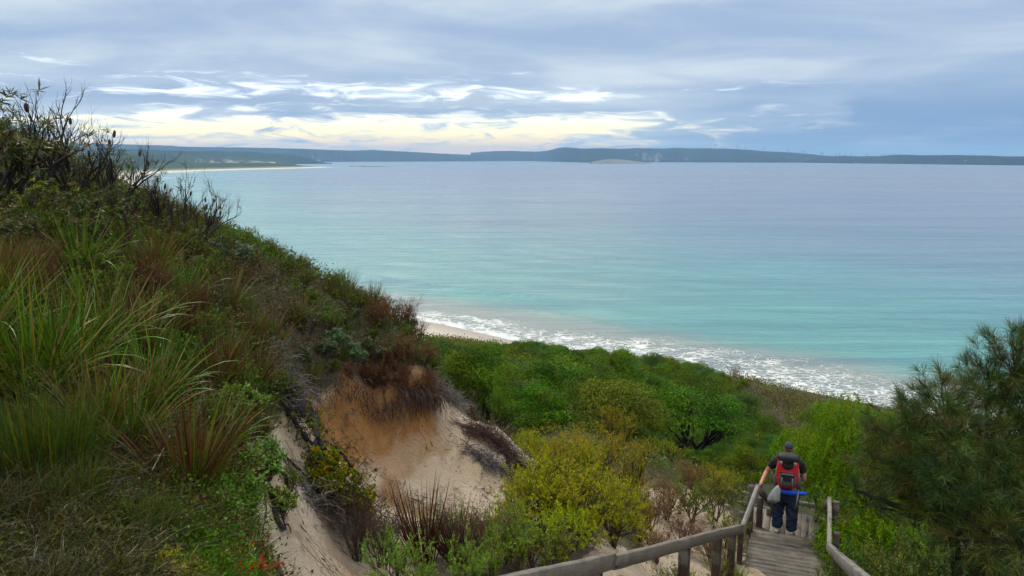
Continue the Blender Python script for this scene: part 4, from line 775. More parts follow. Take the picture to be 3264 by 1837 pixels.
# ------------------------------------------------------------ middle ground bushes and the right-hand trees
def build_bushes():
    r = rg(23)
    AC = proto(shrub('acacia_bush', 31, 1.7, [(.26, .26, .028), (.20, .24, .028), (.17, .22, .026), (.32, .24, .03)], .035, .011, 8, 5, 3, 12, .62, (.05, .035, .025), .022, up=.28, leafspread=.7, shrink=.7))
    AY = proto(shrub('acacia_bush', 32, 1.1, [(.30, .31, .022), (.25, .28, .022), (.22, .27, .025)], .026, .009, 10, 5, 3, 18, .75, (.06, .045, .03), .016, up=.15, shrink=.7))
    AO = proto(shrub('acacia_bush', 33, 1.5, [(.30, .19, .03), (.26, .20, .028), (.20, .20, .03)], .035, .010, 8, 5, 3, 9, .6, (.06, .04, .03), .018, up=.3, shrink=.7))
    RB = proto(shrub('brown_bush', 34, 1.0, [(.15, .075, .035), (.12, .06, .035), (.17, .11, .04)], .026, .008, 12, 5, 3, 8, .65, (.13, .075, .05), .010))
    OB = proto(shrub('olive_bush', 35, 1.0, [(.13, .15, .035), (.16, .17, .04), (.10, .13, .035)], .034, .013, 9, 4, 3, 20, .7, (.07, .055, .04), .012))
    FB = proto(shrub('fresh_bush', 36, .9, [(.13, .22, .04), (.17, .24, .05), (.15, .2, .035)], .030, .010, 10, 4, 3, 20, .65, (.09, .06, .04), .010, up=.3))
    DG = proto(shrub('leafy_bush', 44, 1.0, [(.07, .12, .028), (.09, .13, .03), (.055, .095, .028)], .032, .011, 12, 4, 3, 22, .7, (.05, .04, .03), .012))
    TW = proto(shrub('bare_twig_bush', 37, 1.1, RUST, stems=12, levels=5, kids=3, per=1, spread=.6, stemc=(.075, .05, .04), r0=.010, leafL=.02, leafW=.008) if False else shrub('bare_twig_bush', 37, 1.1, RUST, .02, .008, 12, 5, 3, 1, .6, (.075, .05, .04), .010))
    SW = proto(tussock('spiky_sedge', 38, 90, 1.15, .022, [(.10, .035, .025), (.06, .03, .022), (.09, .06, .03)], .04, .42, .14, 4, [(.11, .05, .03), (.05, .03, .02)]))
    FN = proto(tussock('feathery_frond_plant', 39, 80, .8, .012, G_BRIGHT, .8, .8, .06, 4))
    L = [(AY, 545, 10.4, 1.15, 'yellow green bush in front of the bowl, left of the handrail'), (AY, 590, 10.3, 1.2, 'roundest bright yellow green bush above the handrail joint'), (AY, 618, 10.9, 1.05, 'yellow green bush nearest the handrail bend'), (AY, 520, 11.1, .8, 'yellow green bush at the foot of the sand bowl'), (AY, 566, 9.4, .8, 'low yellow green bush directly above the near rail'),
         (AC, 570, 12.4, 1.0, 'tall loose green acacia rising above the bright bushes'), (AC, 600, 13.0, 1.0, 'tall green and gold acacia in the centre'), (AC, 545, 13.0, .85, 'leafy acacia against the white sand path'), (AC, 632, 14.0, .85, 'green gold acacia at the right of the clump'), (AO, 562, 14.4, .9, 'orange tipped acacia at the top left of the clump'), (AO, 588, 15.0, .85, 'golden acacia behind the tall green one'),
         (AO, 612, 16.5, .75, 'golden acacia with thin crown before the dark trees'), (AO, 645, 12.4, .7, 'orange brown acacia beside the brown twigs'), (AC, 650, 19.5, .4, 'green acacia below the dark forked tree'), (AY, 535, 17.5, .8, 'yellow bush beyond the white sand path'), (AY, 520, 19.0, .8, 'yellow bush below the feathery green bush'), (AC, 622, 19.0, .9, 'rounded green acacia behind the golden ones'),
         (AC, 675, 21.0, .45, 'green acacia at the foot of the forked tree'), (AC, 715, 20.0, .45, 'green acacia right of the forked tree trunk'), (AC, 740, 19.5, .5, 'green acacia left of the back rails'),
         (RB, 655, 13.4, 1.0, 'brown bush between the acacias and the handrail'), (RB, 672, 14.6, 1.0, 'reddish brown bush above the sand patch'), (RB, 640, 14.8, .9, 'dark brown bush behind the orange acacia'), (RB, 690, 13.2, .8, 'low brown bush beside the sand patch'), (RB, 664, 11.8, .8, 'rust coloured bush just above the handrail'), (RB, 700, 16.2, .9, 'brown bush left of the olive thicket'), (RB, 722, 12.8, .7, 'small brown bush left of the rail bend'),
         (OB, 700, 14.4, .95, 'olive leafy bush in the sand patch'), (OB, 722, 14.4, 1.0, 'dark olive bush left of the hiker'), (OB, 735, 13.4, .8, 'olive bush at the platform corner'), (OB, 712, 17.0, .6, 'tall olive bush above the sand patch'), (OB, 738, 16.5, .7, 'olive bush behind the handrail post'), (OB, 727, 12.0, .6, 'low olive bush under the rail bend'),
         (AO, 728, 15.6, .7, 'yellow brown leafed bush beside the upper rail post'), (AO, 738, 12.9, .5, 'yellow brown shrub under the bent rail'), (FB, 748, 12.0, .5, 'green shrub growing over the platform edge'), (FB, 700, 10.9, .5, 'green shrub under the handrail'), (OB, 680, 10.3, .55, 'olive shrub behind the rail posts'),
         (TW, 350, 8.9, 1.0, 'bare twiggy bush at the bottom edge of the sand gully'), (TW, 376, 8.8, 1.0, 'bare brown bush left of the spiky sedge'), (TW, 470, 9.0, 1.0, 'bare brown bush right of the spiky sedge'), (TW, 498, 9.2, .9, 'bare bush between the spiky sedge and the handrail'), (TW, 440, 9.5, .8, 'bare bush behind the spiky sedge'),
         (FB, 392, 8.3, .85, 'fresh green bush at the bottom edge left of the spiky sedge'), (FB, 412, 8.1, .7, 'fresh green bush before the spiky sedge'), (FB, 462, 8.2, .8, 'fresh green bush right of the spiky sedge'), (FB, 490, 8.5, .8, 'fresh green bush next to the near end of the handrail'), (FB, 436, 9.6, .75, 'pale green bush behind the spiky sedge'), (FB, 520, 8.9, .7, 'green bush behind the near end of the handrail'),
         (SW, 420, 9.0, 1.0, 'dark red spiky sedge standing tall before the sand bowl'), (SW, 455, 9.1, .8, 'shorter dark red spiky sedge leaning right'), (FN, 452, 10.2, .8, 'green frond plant behind the spiky sedges'), (FN, 560, 13.3, 1.1, 'arching green fronds among the acacias'), (FN, 605, 12.4, 1.1, 'long green fronds at the right of the tall acacia'),
         (FB, 510, 9.2, .9, 'pale green bush between the bare bushes and the yellow ones'), (FB, 532, 9.0, .8, 'green bush low before the yellow green bush'), (AY, 505, 10.0, .7, 'small yellow green bush at the sand edge behind the spiky sedge'), (OB, 550, 8.9, .7, 'olive bush against the near handrail'), (RB, 480, 9.9, .6, 'brown bush behind the spiky sedges'),
         (TW, 705, 17.5, .5, 'bare grey bush behind the olive thicket'), (TW, 690, 18.0, .6, 'bare bush beneath the forked tree')]
    for p, px, y, s, lab in L:
        n = p.name.split('.')[0]; put(p, gp(px, y), lab, {'acacia_bush': 'acacia', 'spiky_sedge': 'sedge', 'feathery_frond_plant': 'fern'}.get(n, 'bush'), s=s, rng=r, tilt=.06)
    # right side, beyond the right handrail
    R2 = [(FB, 905, 7.6, .8, 'pale tipped bush at the bottom edge right of the rail'), (FB, 940, 7.2, .75, 'yellowish bush at the bottom edge under the sheoak'), (OB, 885, 9.0, .9, 'olive bush below the weeping tree'), (OB, 980, 7.6, .9, 'brownish olive bush in the bottom right corner'), (OB, 1010, 6.8, .8, 'corner bush at the bottom right'), (OB, 868, 9.8, 1.1, 'olive bush right of the platform corner'),
          (FB, 862, 12.0, .9, 'green bush behind the right rail post'), (FB, 846, 10.4, 1.0, 'green bush growing through the right rail'), (FB, 1000, 6.2, .6, 'light green shrub at the right edge'), (OB, 915, 10.4, 1.6, 'dark olive bush in the shade of the sheoak'), (OB, 960, 9.8, 1.8, 'dull bush under the sheoak limb'), (DG, 900, 9.6, 1.5, 'deep green bush between the right rail and the sheoak'), (DG, 935, 9.0, 1.7, 'deep green bush before the sheoak trunk'), (DG, 985, 9.0, 1.8, 'deep green bush hiding the sheoak trunk'), (DG, 1025, 8.4, 1.9, 'deep green bush at the right edge under the sheoak'),
          (FB, 960, 8.2, 1.5, 'olive yellow bush low before the sheoak'), (DG, 880, 11.2, 1.4, 'deep green bush left of the sheoak limb'), (DG, 1050, 9.6, 2.0, 'tall deep green bush cut by the right edge')]
    for p, px, y, s, lab in R2: put(p, gp(px, y), lab, 'bush', s=s, rng=r, tilt=.06)
    # low leafy cover near the path and under the bushes
    g = Geo(); n = 16000; y = np.exp(r.uniform(math.log(5.5), math.log(30), n)); px = np.where(r.uniform(0, 1, n) < .5, r.uniform(440, 760, n), r.uniform(835, 1100, n)); x = ray(1512, 350)[0] * (px - 512) / 1000 * y
    ok = (not_sand(x, y) | (r.uniform(0, 1, n) < .10)) & ~((px < 760) & (y < 10)); P = np.stack([x[ok], y[ok], ground(x[ok], y[ok])], 1); n = len(P)
    c = jitc(G_OLIVE + G_DARK + RUST[:1] + STRAW[1:2] + G_BRIGHT[:1], n, r, .3); g.blades(P, r.normal(size=(n, 3)) * .7 + np.array([0, 0, .8]), r.uniform(.1, .35, n), .006, c, 3, .8, None, r)
    i = r.integers(0, n, n * 3); Q = P[i] + r.normal(size=(n * 3, 3)) * np.array([.12, .12, 0]) + np.array([0, 0, 1]) * r.uniform(0, .25, (n * 3, 1)); g.leaves(Q, r.normal(size=(n * 3, 3)) + np.array([0, 0, .5]), .05, .02, c[i], .2, None, r)
    g.build('leafy_undergrowth', M_LEAF)['kind'] = 'stuff'
build_bushes()

def limb(pts, r0, r1, n=14, seed=0, wob=.03):
    pts = np.array(pts, float); q = catmull3(pts, max(3, n // (len(pts) - 1))); rr = np.linspace(r0, r1, len(q)); rng = rg(seed)
    return q + rng.normal(size=q.shape) * wob * np.linspace(0, 1, len(q))[:, None], rr
def catmull3(P, n):
    P = np.vstack([2 * P[0] - P[1], P, 2 * P[-1] - P[-2]]); o = []
    for i in range(1, len(P) - 2):
        t = (np.arange(n) / n)[:, None]; a, b, c, d = P[i - 1], P[i], P[i + 1], P[i + 2]
        o.append(.5 * (2 * b + (c - a) * t + (2 * a - 5 * b + 4 * c - d) * t ** 2 + (3 * b - a - 3 * c + d) * t ** 3))
    return np.vstack(o + [P[-2][None]])
def build_sheoak():
    r = rg(41); base = gp(985, 9.4); root = empty('sheoak_tree', base, 'large dark sheoak with feathery needles filling the right edge', 'tree'); g = Geo(); bc = (.032, .026, .023); o = base
    # crown lobes given as column, row, depth, radius
    lobes = [(1015, 350, 9.6, .55), (985, 372, 9.7, .55), (945, 392, 9.4, .50), (1010, 405, 9.3, .6), (915, 425, 9.2, .48), (955, 430, 9.0, .55), (1000, 455, 9.0, .6), (1040, 430, 9.2, .7), (1045, 370, 9.8, .6), (900, 455, 9.0, .40), (930, 465, 8.7, .50), (890, 432, 9.2, .30), (872, 455, 9.1, .28),
             (905, 490, 8.9, .42), (950, 500, 8.5, .55), (1000, 505, 8.4, .55), (1045, 490, 8.6, .6), (975, 540, 8.0, .45), (1020, 550, 7.8, .5), (925, 520, 8.7, .40), (1060, 540, 8.0, .6), (1022, 326, 9.8, .2), (870, 505, 9.4, .30), (1080, 400, 9.4, .7), (1090, 460, 9.0, .7)]
    Cn = np.array([at(a, b + (24 if b < 420 else 10 if b < 470 else 0), c) for a, b, c, _ in lobes]); rd = np.array([q[3] for q in lobes])
    fork = at(985, 520, 9.3); low = at(930, 505, 8.9)
    q, rr = limb([base - (0, 0, .2), (base + fork) / 2 + (.06, 0, 0), fork], .12, .085, 10, 1, .01); g.tube(q - o, rr, 8, bc)
    q, rr = limb([base + (0, 0, .1), at(955, 545, 8.8), at(925, 520, 8.8), at(890, 503, 8.9), at(858, 492, 9.0)], .075, .02, 16, 2, .012); g.tube(q - o, rr, 7, bc)
    q, rr = limb([at(940, 530, 8.8), at(915, 500, 8.9), at(885, 480, 9.0)], .035, .012, 10, 3, .015); g.tube(q - o, rr, 6, bc)
    allP = []; allD = []
    for i in range(len(lobes)):
        src = fork if Cn[i][0] > 4.2 else low; q, rr = limb([src, src * .5 + Cn[i] * .5 + r.normal(size=3) * .12 + (0, 0, -.12), Cn[i]], .045, .012, 12, 10 + i, .015); g.tube(q - o, rr, 5, bc)
        m = max(16, int(200 * rd[i] ** 2)) ; d = sphere_dirs(m, r, -.5); d[:, 2] += .15; P = Cn[i] + d * rd[i] * (r.uniform(.25, .9, (m, 1)))
        st = np.stack([np.repeat(Cn[i][None], m, 0) * .75 + P * .25, (Cn[i] + P) / 2 + r.normal(size=(m, 3)) * .03, P], 1); tubes(g, st - o, np.array([[.009, .006, .003]]).repeat(m, 0), 3, bc); allP.append(P); allD.append(unit(P - Cn[i]) + np.array([0, 0, .12]) + r.normal(size=(m, 3)) * .35)
    g.build('trunk', M_BARK, root); g2 = Geo(); plumes(g2, np.vstack(allP) - o, np.vstack(allD), r, 62, .21, .0052, [(.060, .105, .030), (.080, .115, .030), (.045, .085, .032), (.11, .105, .03)], .55, .20, 2)
    g2.build('needles', M_NEEDLE, root)
    # weeping green tree left of it
    base = gp(862, 14.8); root = empty('weeping_tree', base, 'bright green weeping tree between the hiker and the dark sheoak', 'tree'); o = base; g = Geo(); g2 = Geo()
    lobes = [(845, 418, 15.0, .62), (870, 428, 14.8, .62), (890, 452, 14.5, .6), (850, 450, 14.6, .62), (828, 452, 15.0, .55), (838, 482, 14.4, .55), (866, 478, 14.2, .6), (856, 510, 13.8, .5), (842, 532, 13.2, .36), (885, 500, 13.9, .6), (870, 535, 13.2, .45), (852, 552, 12.8, .32), (815, 470, 15.6, .5), (905, 540, 13.0, .5), (800, 447, 16.5, .5), (905, 425, 15.0, .5)]
    for i, (a, b, c, R0) in enumerate(lobes):
        C0 = at(a, b, c); q, rr = limb([base, base * .5 + C0 * .5 + r.normal(size=3) * .15, C0], .06, .015, 12, 60 + i, .02); g.tube(q - o, rr, 5, (.035, .03, .024))
        m = 170; d = sphere_dirs(m, r, -.3); P = C0 + d * R0 * r.uniform(.5, 1.1, (m, 1)) * np.array([1, 1, .8]); col = jitc([(.12, .18, .018), (.09, .15, .018), (.16, .20, .022)], m, r, .2)
        k = 34; t = r.uniform(0, 1, (m, k)); ax = P[:, None] + d[:, None] * np.array([1, 1, .3]) * (t * .22)[..., None] - np.array([0, 0, 1.]) * (t ** 1.5 * .42)[..., None]
        cc = np.repeat(col, k, 0) * (1 + r.uniform(-.3, .3, (m * k, 1))); g2.leaves(ax.reshape(-1, 3) - o, r.normal(size=(m * k, 3)) * .5 + np.array([0, 0, -.8]) + np.repeat(d, k, 0) * .3, .085 * r.uniform(.6, 1.1, m * k), .013, cc, .2, None, r)
    g.build('trunk', M_BARK, root); g2.build('leaves', M_LEAF, root)
build_sheoak()
# ------------------------------------------------------------ timber path, rails
def wood_mat(name, wet=0.0):
    m, k, b, out = principled(name, .8); a = k.add('ShaderNodeAttribute', attribute_name='tint'); tc = k.add('ShaderNodeTexCoord').outputs['Object']
    mp = k.add('ShaderNodeMapping', ins={0: tc}); mp.inputs['Scale'].default_value = (1.6, 26, 26); oi = k.add('ShaderNodeObjectInfo')
    off = k.add('ShaderNodeVectorMath', operation='ADD', ins={0: mp.outputs[0], 1: k.xyz(k.m('MULTIPLY', oi.outputs['Random'], 40.0), 0.0, 0.0)}).outputs[0]
    gr = k.noise(off, 1.6, 6, .65, .5).outputs[0]; bl = k.noise(tc, 5, 4, .6).outputs[0]; crack = k.noise(off, .8, 3, .5, 1.2).outputs[0]
    hs = k.add('ShaderNodeHueSaturation'); k.set(hs.inputs['Color'], a.outputs['Color']); k.set(hs.inputs['Value'], k.m('ADD', k.m('MULTIPLY', gr, 1.1), .42))
    c = k.mix(k.m('MULTIPLY', k.ss(bl, .50, .68), .45), hs.outputs[0], (.17, .165, .14)); c = k.mix(k.m('MULTIPLY', k.ss(bl, .46, .34), .5), c, (.035, .03, .026)); c = k.mix(k.ss(crack, .375, .345), c, (.012, .01, .009))
    k.set(b.inputs['Base Color'], c); k.set(b.inputs['Roughness'], k.m('MULTIPLY_ADD', bl, .4, .5 - wet)); bp = k.add('ShaderNodeBump', ins={'Strength': .6, 'Distance': .006, 'Height': k.m('ADD', gr, crack)}); k.set(b.inputs['Normal'], bp.outputs[0]); return m
M_WOOD = wood_mat('weathered_wood'); M_DECK = wood_mat('deck_wood', .12)
from mathutils import Matrix, Vector
def beam_geo(g, L, w, h, C, rng, x0=0.0, ns=10, cy=0.0, cz=0.0, wear=.003, ch=.008):
    """a sawn timber along x with softened arrises and slight warps"""
    pr = np.array([(-w / 2 + ch, -h / 2), (w / 2 - ch, -h / 2), (w / 2, -h / 2 + ch), (w / 2, h / 2 - ch), (w / 2 - ch, h / 2), (-w / 2 + ch, h / 2), (-w / 2, h / 2 - ch), (-w / 2, -h / 2 + ch)])
    xs = np.linspace(0, L, ns + 1); wv = np.cumsum(rng.normal(size=(ns + 1, 2)) * wear * .7, 0); wv -= wv.mean(0)
    V = np.zeros((ns + 1, 8, 3)); V[..., 0] = x0 + xs[:, None]; V[..., 1] = cy + pr[None, :, 0] + wv[:, :1]; V[..., 2] = cz + pr[None, :, 1] + wv[:, 1:]
    V[:, :, 1:] += rng.normal(size=(ns + 1, 8, 2)) * wear * .5; V[0, :, 0] += rng.normal(size=8) * .003; V[-1, :, 0] += rng.normal(size=8) * .003
    i = np.arange(ns)[:, None] * 8; j = np.arange(8)[None]; j2 = (j + 1) % 8
    n0 = g.n; g.add(V.reshape(-1, 3), np.stack([i + j, i + 8 + j, i + 8 + j2, i + j2], -1).reshape(-1, 4), C)
    g.F.setdefault(8, []).append(np.array([list(range(8)), [ns * 8 + q for q in range(8)][::-1]]) + n0)
def beam(name, a, b, w, h, C, rng, parent, up=(0, 0, 1), mat=None, ext=(0, 0), label=None):
    a = Vector(tuple(a)); b = Vector(tuple(b)); d = (b - a); L = d.length; d.normalize(); a = a - d * ext[0]; L += ext[0] + ext[1]
    s = Vector(up).cross(d).normalized(); u = d.cross(s); g = Geo(); beam_geo(g, L, w, h, C, rng, ns=max(3, int(L / .25)))
    o = g.build(name, mat or M_WOOD, parent); M = Matrix.Identity(4)
    for i, v in enumerate((d, s, u, a)):
        for j in range(3): M[j][i] = v[j]
    if parent: M = Matrix.Translation(parent.location).inverted() @ M
    o.matrix_local = M
    if label: o['label'] = label
    return o
GREYW = np.array((.112, .092, .070)); PALEW = np.array((.165, .15, .13)); DARKW = np.array((.05, .030, .022))
FD = np.array((math.sin(R(21)), math.cos(R(21)), 0.)); RD_ = np.array((FD[1], -FD[0], 0.))           # the boards' run and its right-hand side
ZD = EYE - 7.0
def post(x, y, zt, parent, r, w=.10, foot=None, C=DARKW, ax=None):
    zb = (g1(x, y) - .3) if foot is None else foot
    return beam('post', (x, y, zb), (x, y, zt), w, w, C * r.uniform(.8, 1.2), r, parent, up=tuple(FD if ax is None else ax))
def build_path():
    r = rg(51); FL = at(752, 529.5, 14.1); FL[2] = ZD; W = 1.36
    root = empty('deck', FL, 'grey boarded timber platform sloped across the picture in front of the hiker', 'deck'); g = Geo()
    n = 24; pw = .142
    for i in range(n):
        c = (GREYW * r.uniform(.65, 1.15) * (1 + r.uniform(-.05, .05, 3))) * (1.0 if r.uniform() > .2 else .7)
        beam_geo(g, W + r.uniform(-.02, .03), pw - .010, .038, c, r, x0=r.uniform(-.02, .01), ns=6, cy=-(i + .5) * pw, cz=-.019 + r.normal() * .0018, wear=.0012, ch=.004)
    o = g.build('boards', M_DECK, root); M = Matrix.Identity(4)
    for i, v in enumerate((RD_, FD, np.array((0, 0, 1.)))):
        for j in range(3): M[j][i] = v[j]
    o.matrix_local = M
    for s in (.06, W - .06): beam('bearer', FL + RD_ * s - FD * (n * pw - .02) - (0, 0, .115), FL + RD_ * s - FD * .03 - (0, 0, .115), .07, .15, DARKW, r, root)
    # steps and lower platform beyond
    lo = FL + FD * .02; root2 = empty('lower_deck', lo - (0, 0, .24), 'lower boarded platform whose planks run away from the camera under the hiker', 'deck'); g = Geo()
    for i in range(11): beam_geo(g, 1.55 + r.uniform(-.02, .02), .138, .038, PALEW * np.array((1.05, .92, .8)) * r.uniform(.75, 1.15), r, x0=.0, ns=6, cy=-(i - .5) * .146, cz=-.019, wear=.0012, ch=.004)
    o = g.build('boards', M_DECK, root2); M = Matrix.Identity(4)
    for i, v in enumerate((FD, -RD_, np.array((0, 0, 1.)))):
        for j in range(3): M[j][i] = v[j]
    o.matrix_local = M
    beam('riser', lo + (0, 0, -.155) + FD * .01, lo + RD_ * W + (0, 0, -.155) + FD * .01, .03, .20, DARKW, r, root2)
    # sand blown over the near left boards
    g = Geo(); c = FL - FD * 2.15 + RD_ * .10; xs = np.linspace(-1, 1, 34); X, Y = np.meshgrid(xs, xs); rr = np.hypot(X, Y) * (1.45 + .25 * fbm(X * 2.2 + 4, Y * 2.2, 3) + .3 * np.sin(Y * 3 + X * 2)); h = .07 * np.clip(1 - rr, -.12, 1) ** 1 - .004
    V = c + X[..., None] * RD_ * .62 + Y[..., None] * FD * 1.15 + h[..., None] * np.array((0, 0, 1.)); m = 34; F = (np.arange(m - 1)[:, None] * m + np.arange(m - 1)[None]).ravel()
    sd = mesh_from('sand', V.reshape(-1, 3), [np.stack([F, F + 1, F + m + 1, F + m], 1)], bpy.data.materials['ground_soil'], np.broadcast_to((.44, .34, .235), (m * m, 3)), smooth=True); sd['kind'] = 'stuff'
    # left handrail
    A0, A1, A2, A3, A4 = at(520, 584, 4.75), at(612, 561.5, 7.15), at(742, 529, 12.1), at(757.5, 488, 14.05), at(778, 512, 15.45)
    root = empty('left_handrail', (A2[0], A2[1], ZD), 'long weathered timber handrail running from the bottom centre down to the hiker', 'handrail'); root.name = 'handrail'
    beam('top_rail', A0, A1, .075, .15, GREYW, r, root, ext=(.6, -.004)); beam('top_rail', A1, A2, .072, .14, GREYW * 1.05, r, root, ext=(-.004, .0)); beam('top_rail', A2, A3, .068, .13, PALEW, r, root, ext=(.02, .03)); beam('top_rail', A3, A4, .06, .12, GREYW * .9, r, root, ext=(-.03, .25))
    def lerp(a, b, t): return a + (b - a) * t
    for (a, b, t, side, w, up) in ((A0, A1, .93, -.125, .13, .045), (A1, A2, .50, -.115, .13, -.05), (A1, A2, .80, -.115, .12, .02), (A1, A2, .97, -.115, .11, .02), (A2, A3, .35, -.10, .09, .0), (A2, A3, .97, -.10, .11, .05), (A3, A4, .35, -.09, .10, -.04), (A3, A4, .8, -.09, .11, -.04)):
        p = lerp(a, b, t); dv = unit((b - a) * np.array((1, 1, 0))); s = np.array((dv[1], -dv[0], 0)) * side; post(p[0] + s[0], p[1] + s[1], p[2] + up, root, r, w, ax=dv)
    # right handrail
    B0, B1, B2, B3 = at(872, 588, 5.3), at(829, 548, 11.4), at(829.6, 500.5, 13.35), at(815.5, 519, 15.0)
    root = empty('handrail', (B1[0], B1[1], ZD), 'shorter timber handrail on the right of the platform beside the weeping foliage', 'handrail')
    beam('top_rail', B0, B1, .078, .12, PALEW * .9, r, root, ext=(.5, .0)); beam('top_rail', B1, B2, .066, .11, PALEW, r, root, ext=(.0, .04)); beam('top_rail', B2, B3, .055, .11, GREYW, r, root, ext=(-.04, .05))
    for (a, b, t, side, w, up) in ((B0, B1, .55, .12, .12, -.02), (B0, B1, .97, .11, .12, -.06), (B1, B2, .35, .11, .10, -.03), (B1, B2, .97, .11, .12, .02), (B2, B3, .40, .09, .09, -.07), (B2, B3, .85, .09, .09, -.07)):
        p = lerp(a, b, t); dv = unit((b - a) * np.array((1, 1, 0))); s = np.array((dv[1], -dv[0], 0)) * side; post(p[0] + s[0], p[1] + s[1], p[2] + up, root, r, w, ax=dv)
    # far two-rail fence of the lower flight
    C0, C1, D0, D1 = at(728, 490.5, 18.4), at(819, 506.5, 16.9), at(728, 500.5, 18.4), at(819, 520.5, 16.9)
    root = empty('rail_fence', (C1[0], C1[1], g1(C1[0], C1[1])), 'two-rail timber fence crossing behind the hiker', 'fence')
    beam('rail', C0, C1, .05, .10, PALEW * .9, r, root, ext=(.3, .0)); beam('rail', D0, D1, .05, .10, GREYW, r, root, ext=(.3, .0))
    for t, up in ((.27, .06), (.62, .03), (.99, .12)): p = lerp(C0, C1, t) + FD * .08; post(p[0], p[1], p[2] + up, root, r, .10)
build_path()

# ------------------------------------------------------------ roots, burnt wood and driftwood on the sand
def sticks(name, label, cat, limbs, C, seed, twigs=0, tl=.25, tr=.006, blob=None, mat=None, leaves=None):
    """limbs: list of (list of (column,row,depth), r0, r1)"""
    r = rg(seed); o0 = pt(limbs[0][0][0]); root = empty(name, o0, label, cat); g = Geo(); P = []; D = []
    for i, (pts, r0, r1) in enumerate(limbs):
        q, rr = limb([pt(p) for p in pts], r0, r1, 18, seed + i, r0 * .35); g.tube(q - o0, rr * (1 + .25 * r.normal(size=len(q)) * .5), 6, C); P.append(q); D.append(np.gradient(q, axis=0))
    g.build('limb', M_BARK, root)
    if twigs:
        P = np.vstack(P); D = unit(np.vstack(D)); i = r.integers(len(P) // 6, len(P), twigs); g = Geo()
        tips = grow(g, P[i] - o0, D[i] * .5 + r.normal(size=(twigs, 3)) * .6 + np.array([0, 0, -.1]), tl, tr, r, 3, 3, .7, .7, 4, .0, C, .2); g.build('twigs', M_BARK, root)
        if leaves:
            cols, per, LL, LW, frac = leaves; n = len(tips[0]); sel = r.uniform(0, 1, n) < frac; Q, d = along((tips[0][sel], tips[1][sel]), per, r, .1); g = Geo(); g.leaves(Q, d + r.normal(size=d.shape) * .8, LL, LW, jitc(cols, len(Q), r, .3), .2, np.array([0, 0, .5]), r); g.build('foliage', M_LEAF, root)
def tangle(name, label, cat, pts, n, L, rad, C, seed, flat=.55, group=None):
    """matted dead roots heaped round a run of points"""
    r = rg(seed); ctr = np.array([pt(p) for p in pts]); o0 = ctr[0]; i = r.integers(0, len(ctr), n); f = r.uniform(0, 1, (n, 1)); base = ctr[i] * (1 - f) + ctr[np.minimum(i + 1, len(ctr) - 1)] * f
    P = base + r.normal(size=(n, 3)) * rad * np.array([.55, .55, .4]); P[:, 2] = np.maximum(P[:, 2], ground(P[:, 0], P[:, 1]) + .01)
    d = unit(r.normal(size=(n, 3)) * np.array([1, 1, flat])); k = [P]
    for q in range(4): d = unit(d + r.normal(size=(n, 3)) * .35 + np.array([0, 0, -.12])); nx = k[-1] + d * L / 4 * r.uniform(.5, 1.2, (n, 1)); nx[:, 2] = np.maximum(nx[:, 2], ground(nx[:, 0], nx[:, 1]) + .004); k.append(nx)
    g = Geo(); tubes(g, np.stack(k, 1) - o0, np.array([[1, .9, .8, .6, .3]]) * r.choice([.0025, .004, .006, .010], (n, 1), p=[.4, .35, .2, .05]), 3, jitc(C, n, r, .35))
    o = g.build(name, M_BARK); o.location = o0; tag(o, label, cat, group)
BLACK = (.014, .014, .016); GREYB = (.16, .145, .14)
sticks('charred_trunk', 'charred black forked trunk sprawling down the orange scarp with a dark twiggy crown', 'dead tree', [([(282, 392, .12), (292, 398, .12), (305, 402, .12), (314, 416, .12), (318, 436, .12), (330, 462, .12), (352, 492, .12), (372, 515, .12)], .075, .03), ([(296, 398, .12), (300, 412, .12), (312, 424, .12), (318, 440, .12)], .05, .04), ([(288, 396, .12), (290, 414, .12), (300, 430, .12), (312, 446, .12), (322, 470, .12)], .045, .02),
        ([(320, 440, .12), (338, 450, .12), (352, 466, .12), (362, 480, .12)], .035, .012), ([(318, 436, .12), (312, 458, .12), (320, 480, .12), (345, 505, .12)], .035, .012)], BLACK, 201, 170, .20, .006, leaves=([(.10, .14, .03), (.07, .11, .025), (.24, .17, .03)], 10, .04, .02, .33))
sticks('green_shoot_bush', 'green shrub with orange shoots growing out of the charred twigs', 'bush', [([(340, 478, .30), (352, 490, .30), (362, 500, .30)], .02, .01), ([(318, 458, .30), (325, 466, .30), (333, 476, .30)], .015, .01)], BLACK, 211, 60, .13, .004, leaves=([(.14, .20, .03), (.18, .20, .03), (.34, .20, .04), (.08, .13, .03)], 22, .045, .026, .9))
sticks('exposed_root', 'thick black root curling down the sandy gully side', 'root', [([(246, 470, .05), (258, 474, .05), (268, 484, .05), (273, 500, .05), (276, 515, .05), (283, 528, .05)], .022, .030), ([(264, 480, .05), (266, 510, .05), (262, 535, .05)], .010, .005), ([(283, 528, .05), (288, 524, .05), (291, 533, .05)], .010, .004)], (.02, .016, .015), 221)
sticks('exposed_root', 'dark stick lying in the bottom corner of the sand gully', 'root', [([(256, 538, .05), (266, 552, .05), (280, 572, .05), (290, 590, .05)], .03, .022)], (.09, .06, .045), 231)
sticks('exposed_root', 'long thin root trailing down the pale gully slope toward the charred trunk', 'root', [([(283, 455, .05), (300, 470, .05), (312, 482, .05), (332, 498, .05)], .018, .012), ([(275, 462, .05), (285, 478, .05), (298, 486, .05)], .010, .005)], (.03, .025, .022), 241)
sticks('driftwood_stump', 'pale grey splintered stump at the gully brink', 'driftwood', [([(243, 449, .10), (254, 446, .10), (268, 444, .10)], .03, .045), ([(248, 452, .10), (262, 450, .10), (266, 447, .10)], .04, .025)], (.17, .165, .155), 251)
sticks('driftwood_stump', 'brown rounded root end below the grey stump', 'root', [([(246, 466, .10), (258, 467, .10), (270, 463, .10)], .03, .05)], (.13, .075, .05), 261)
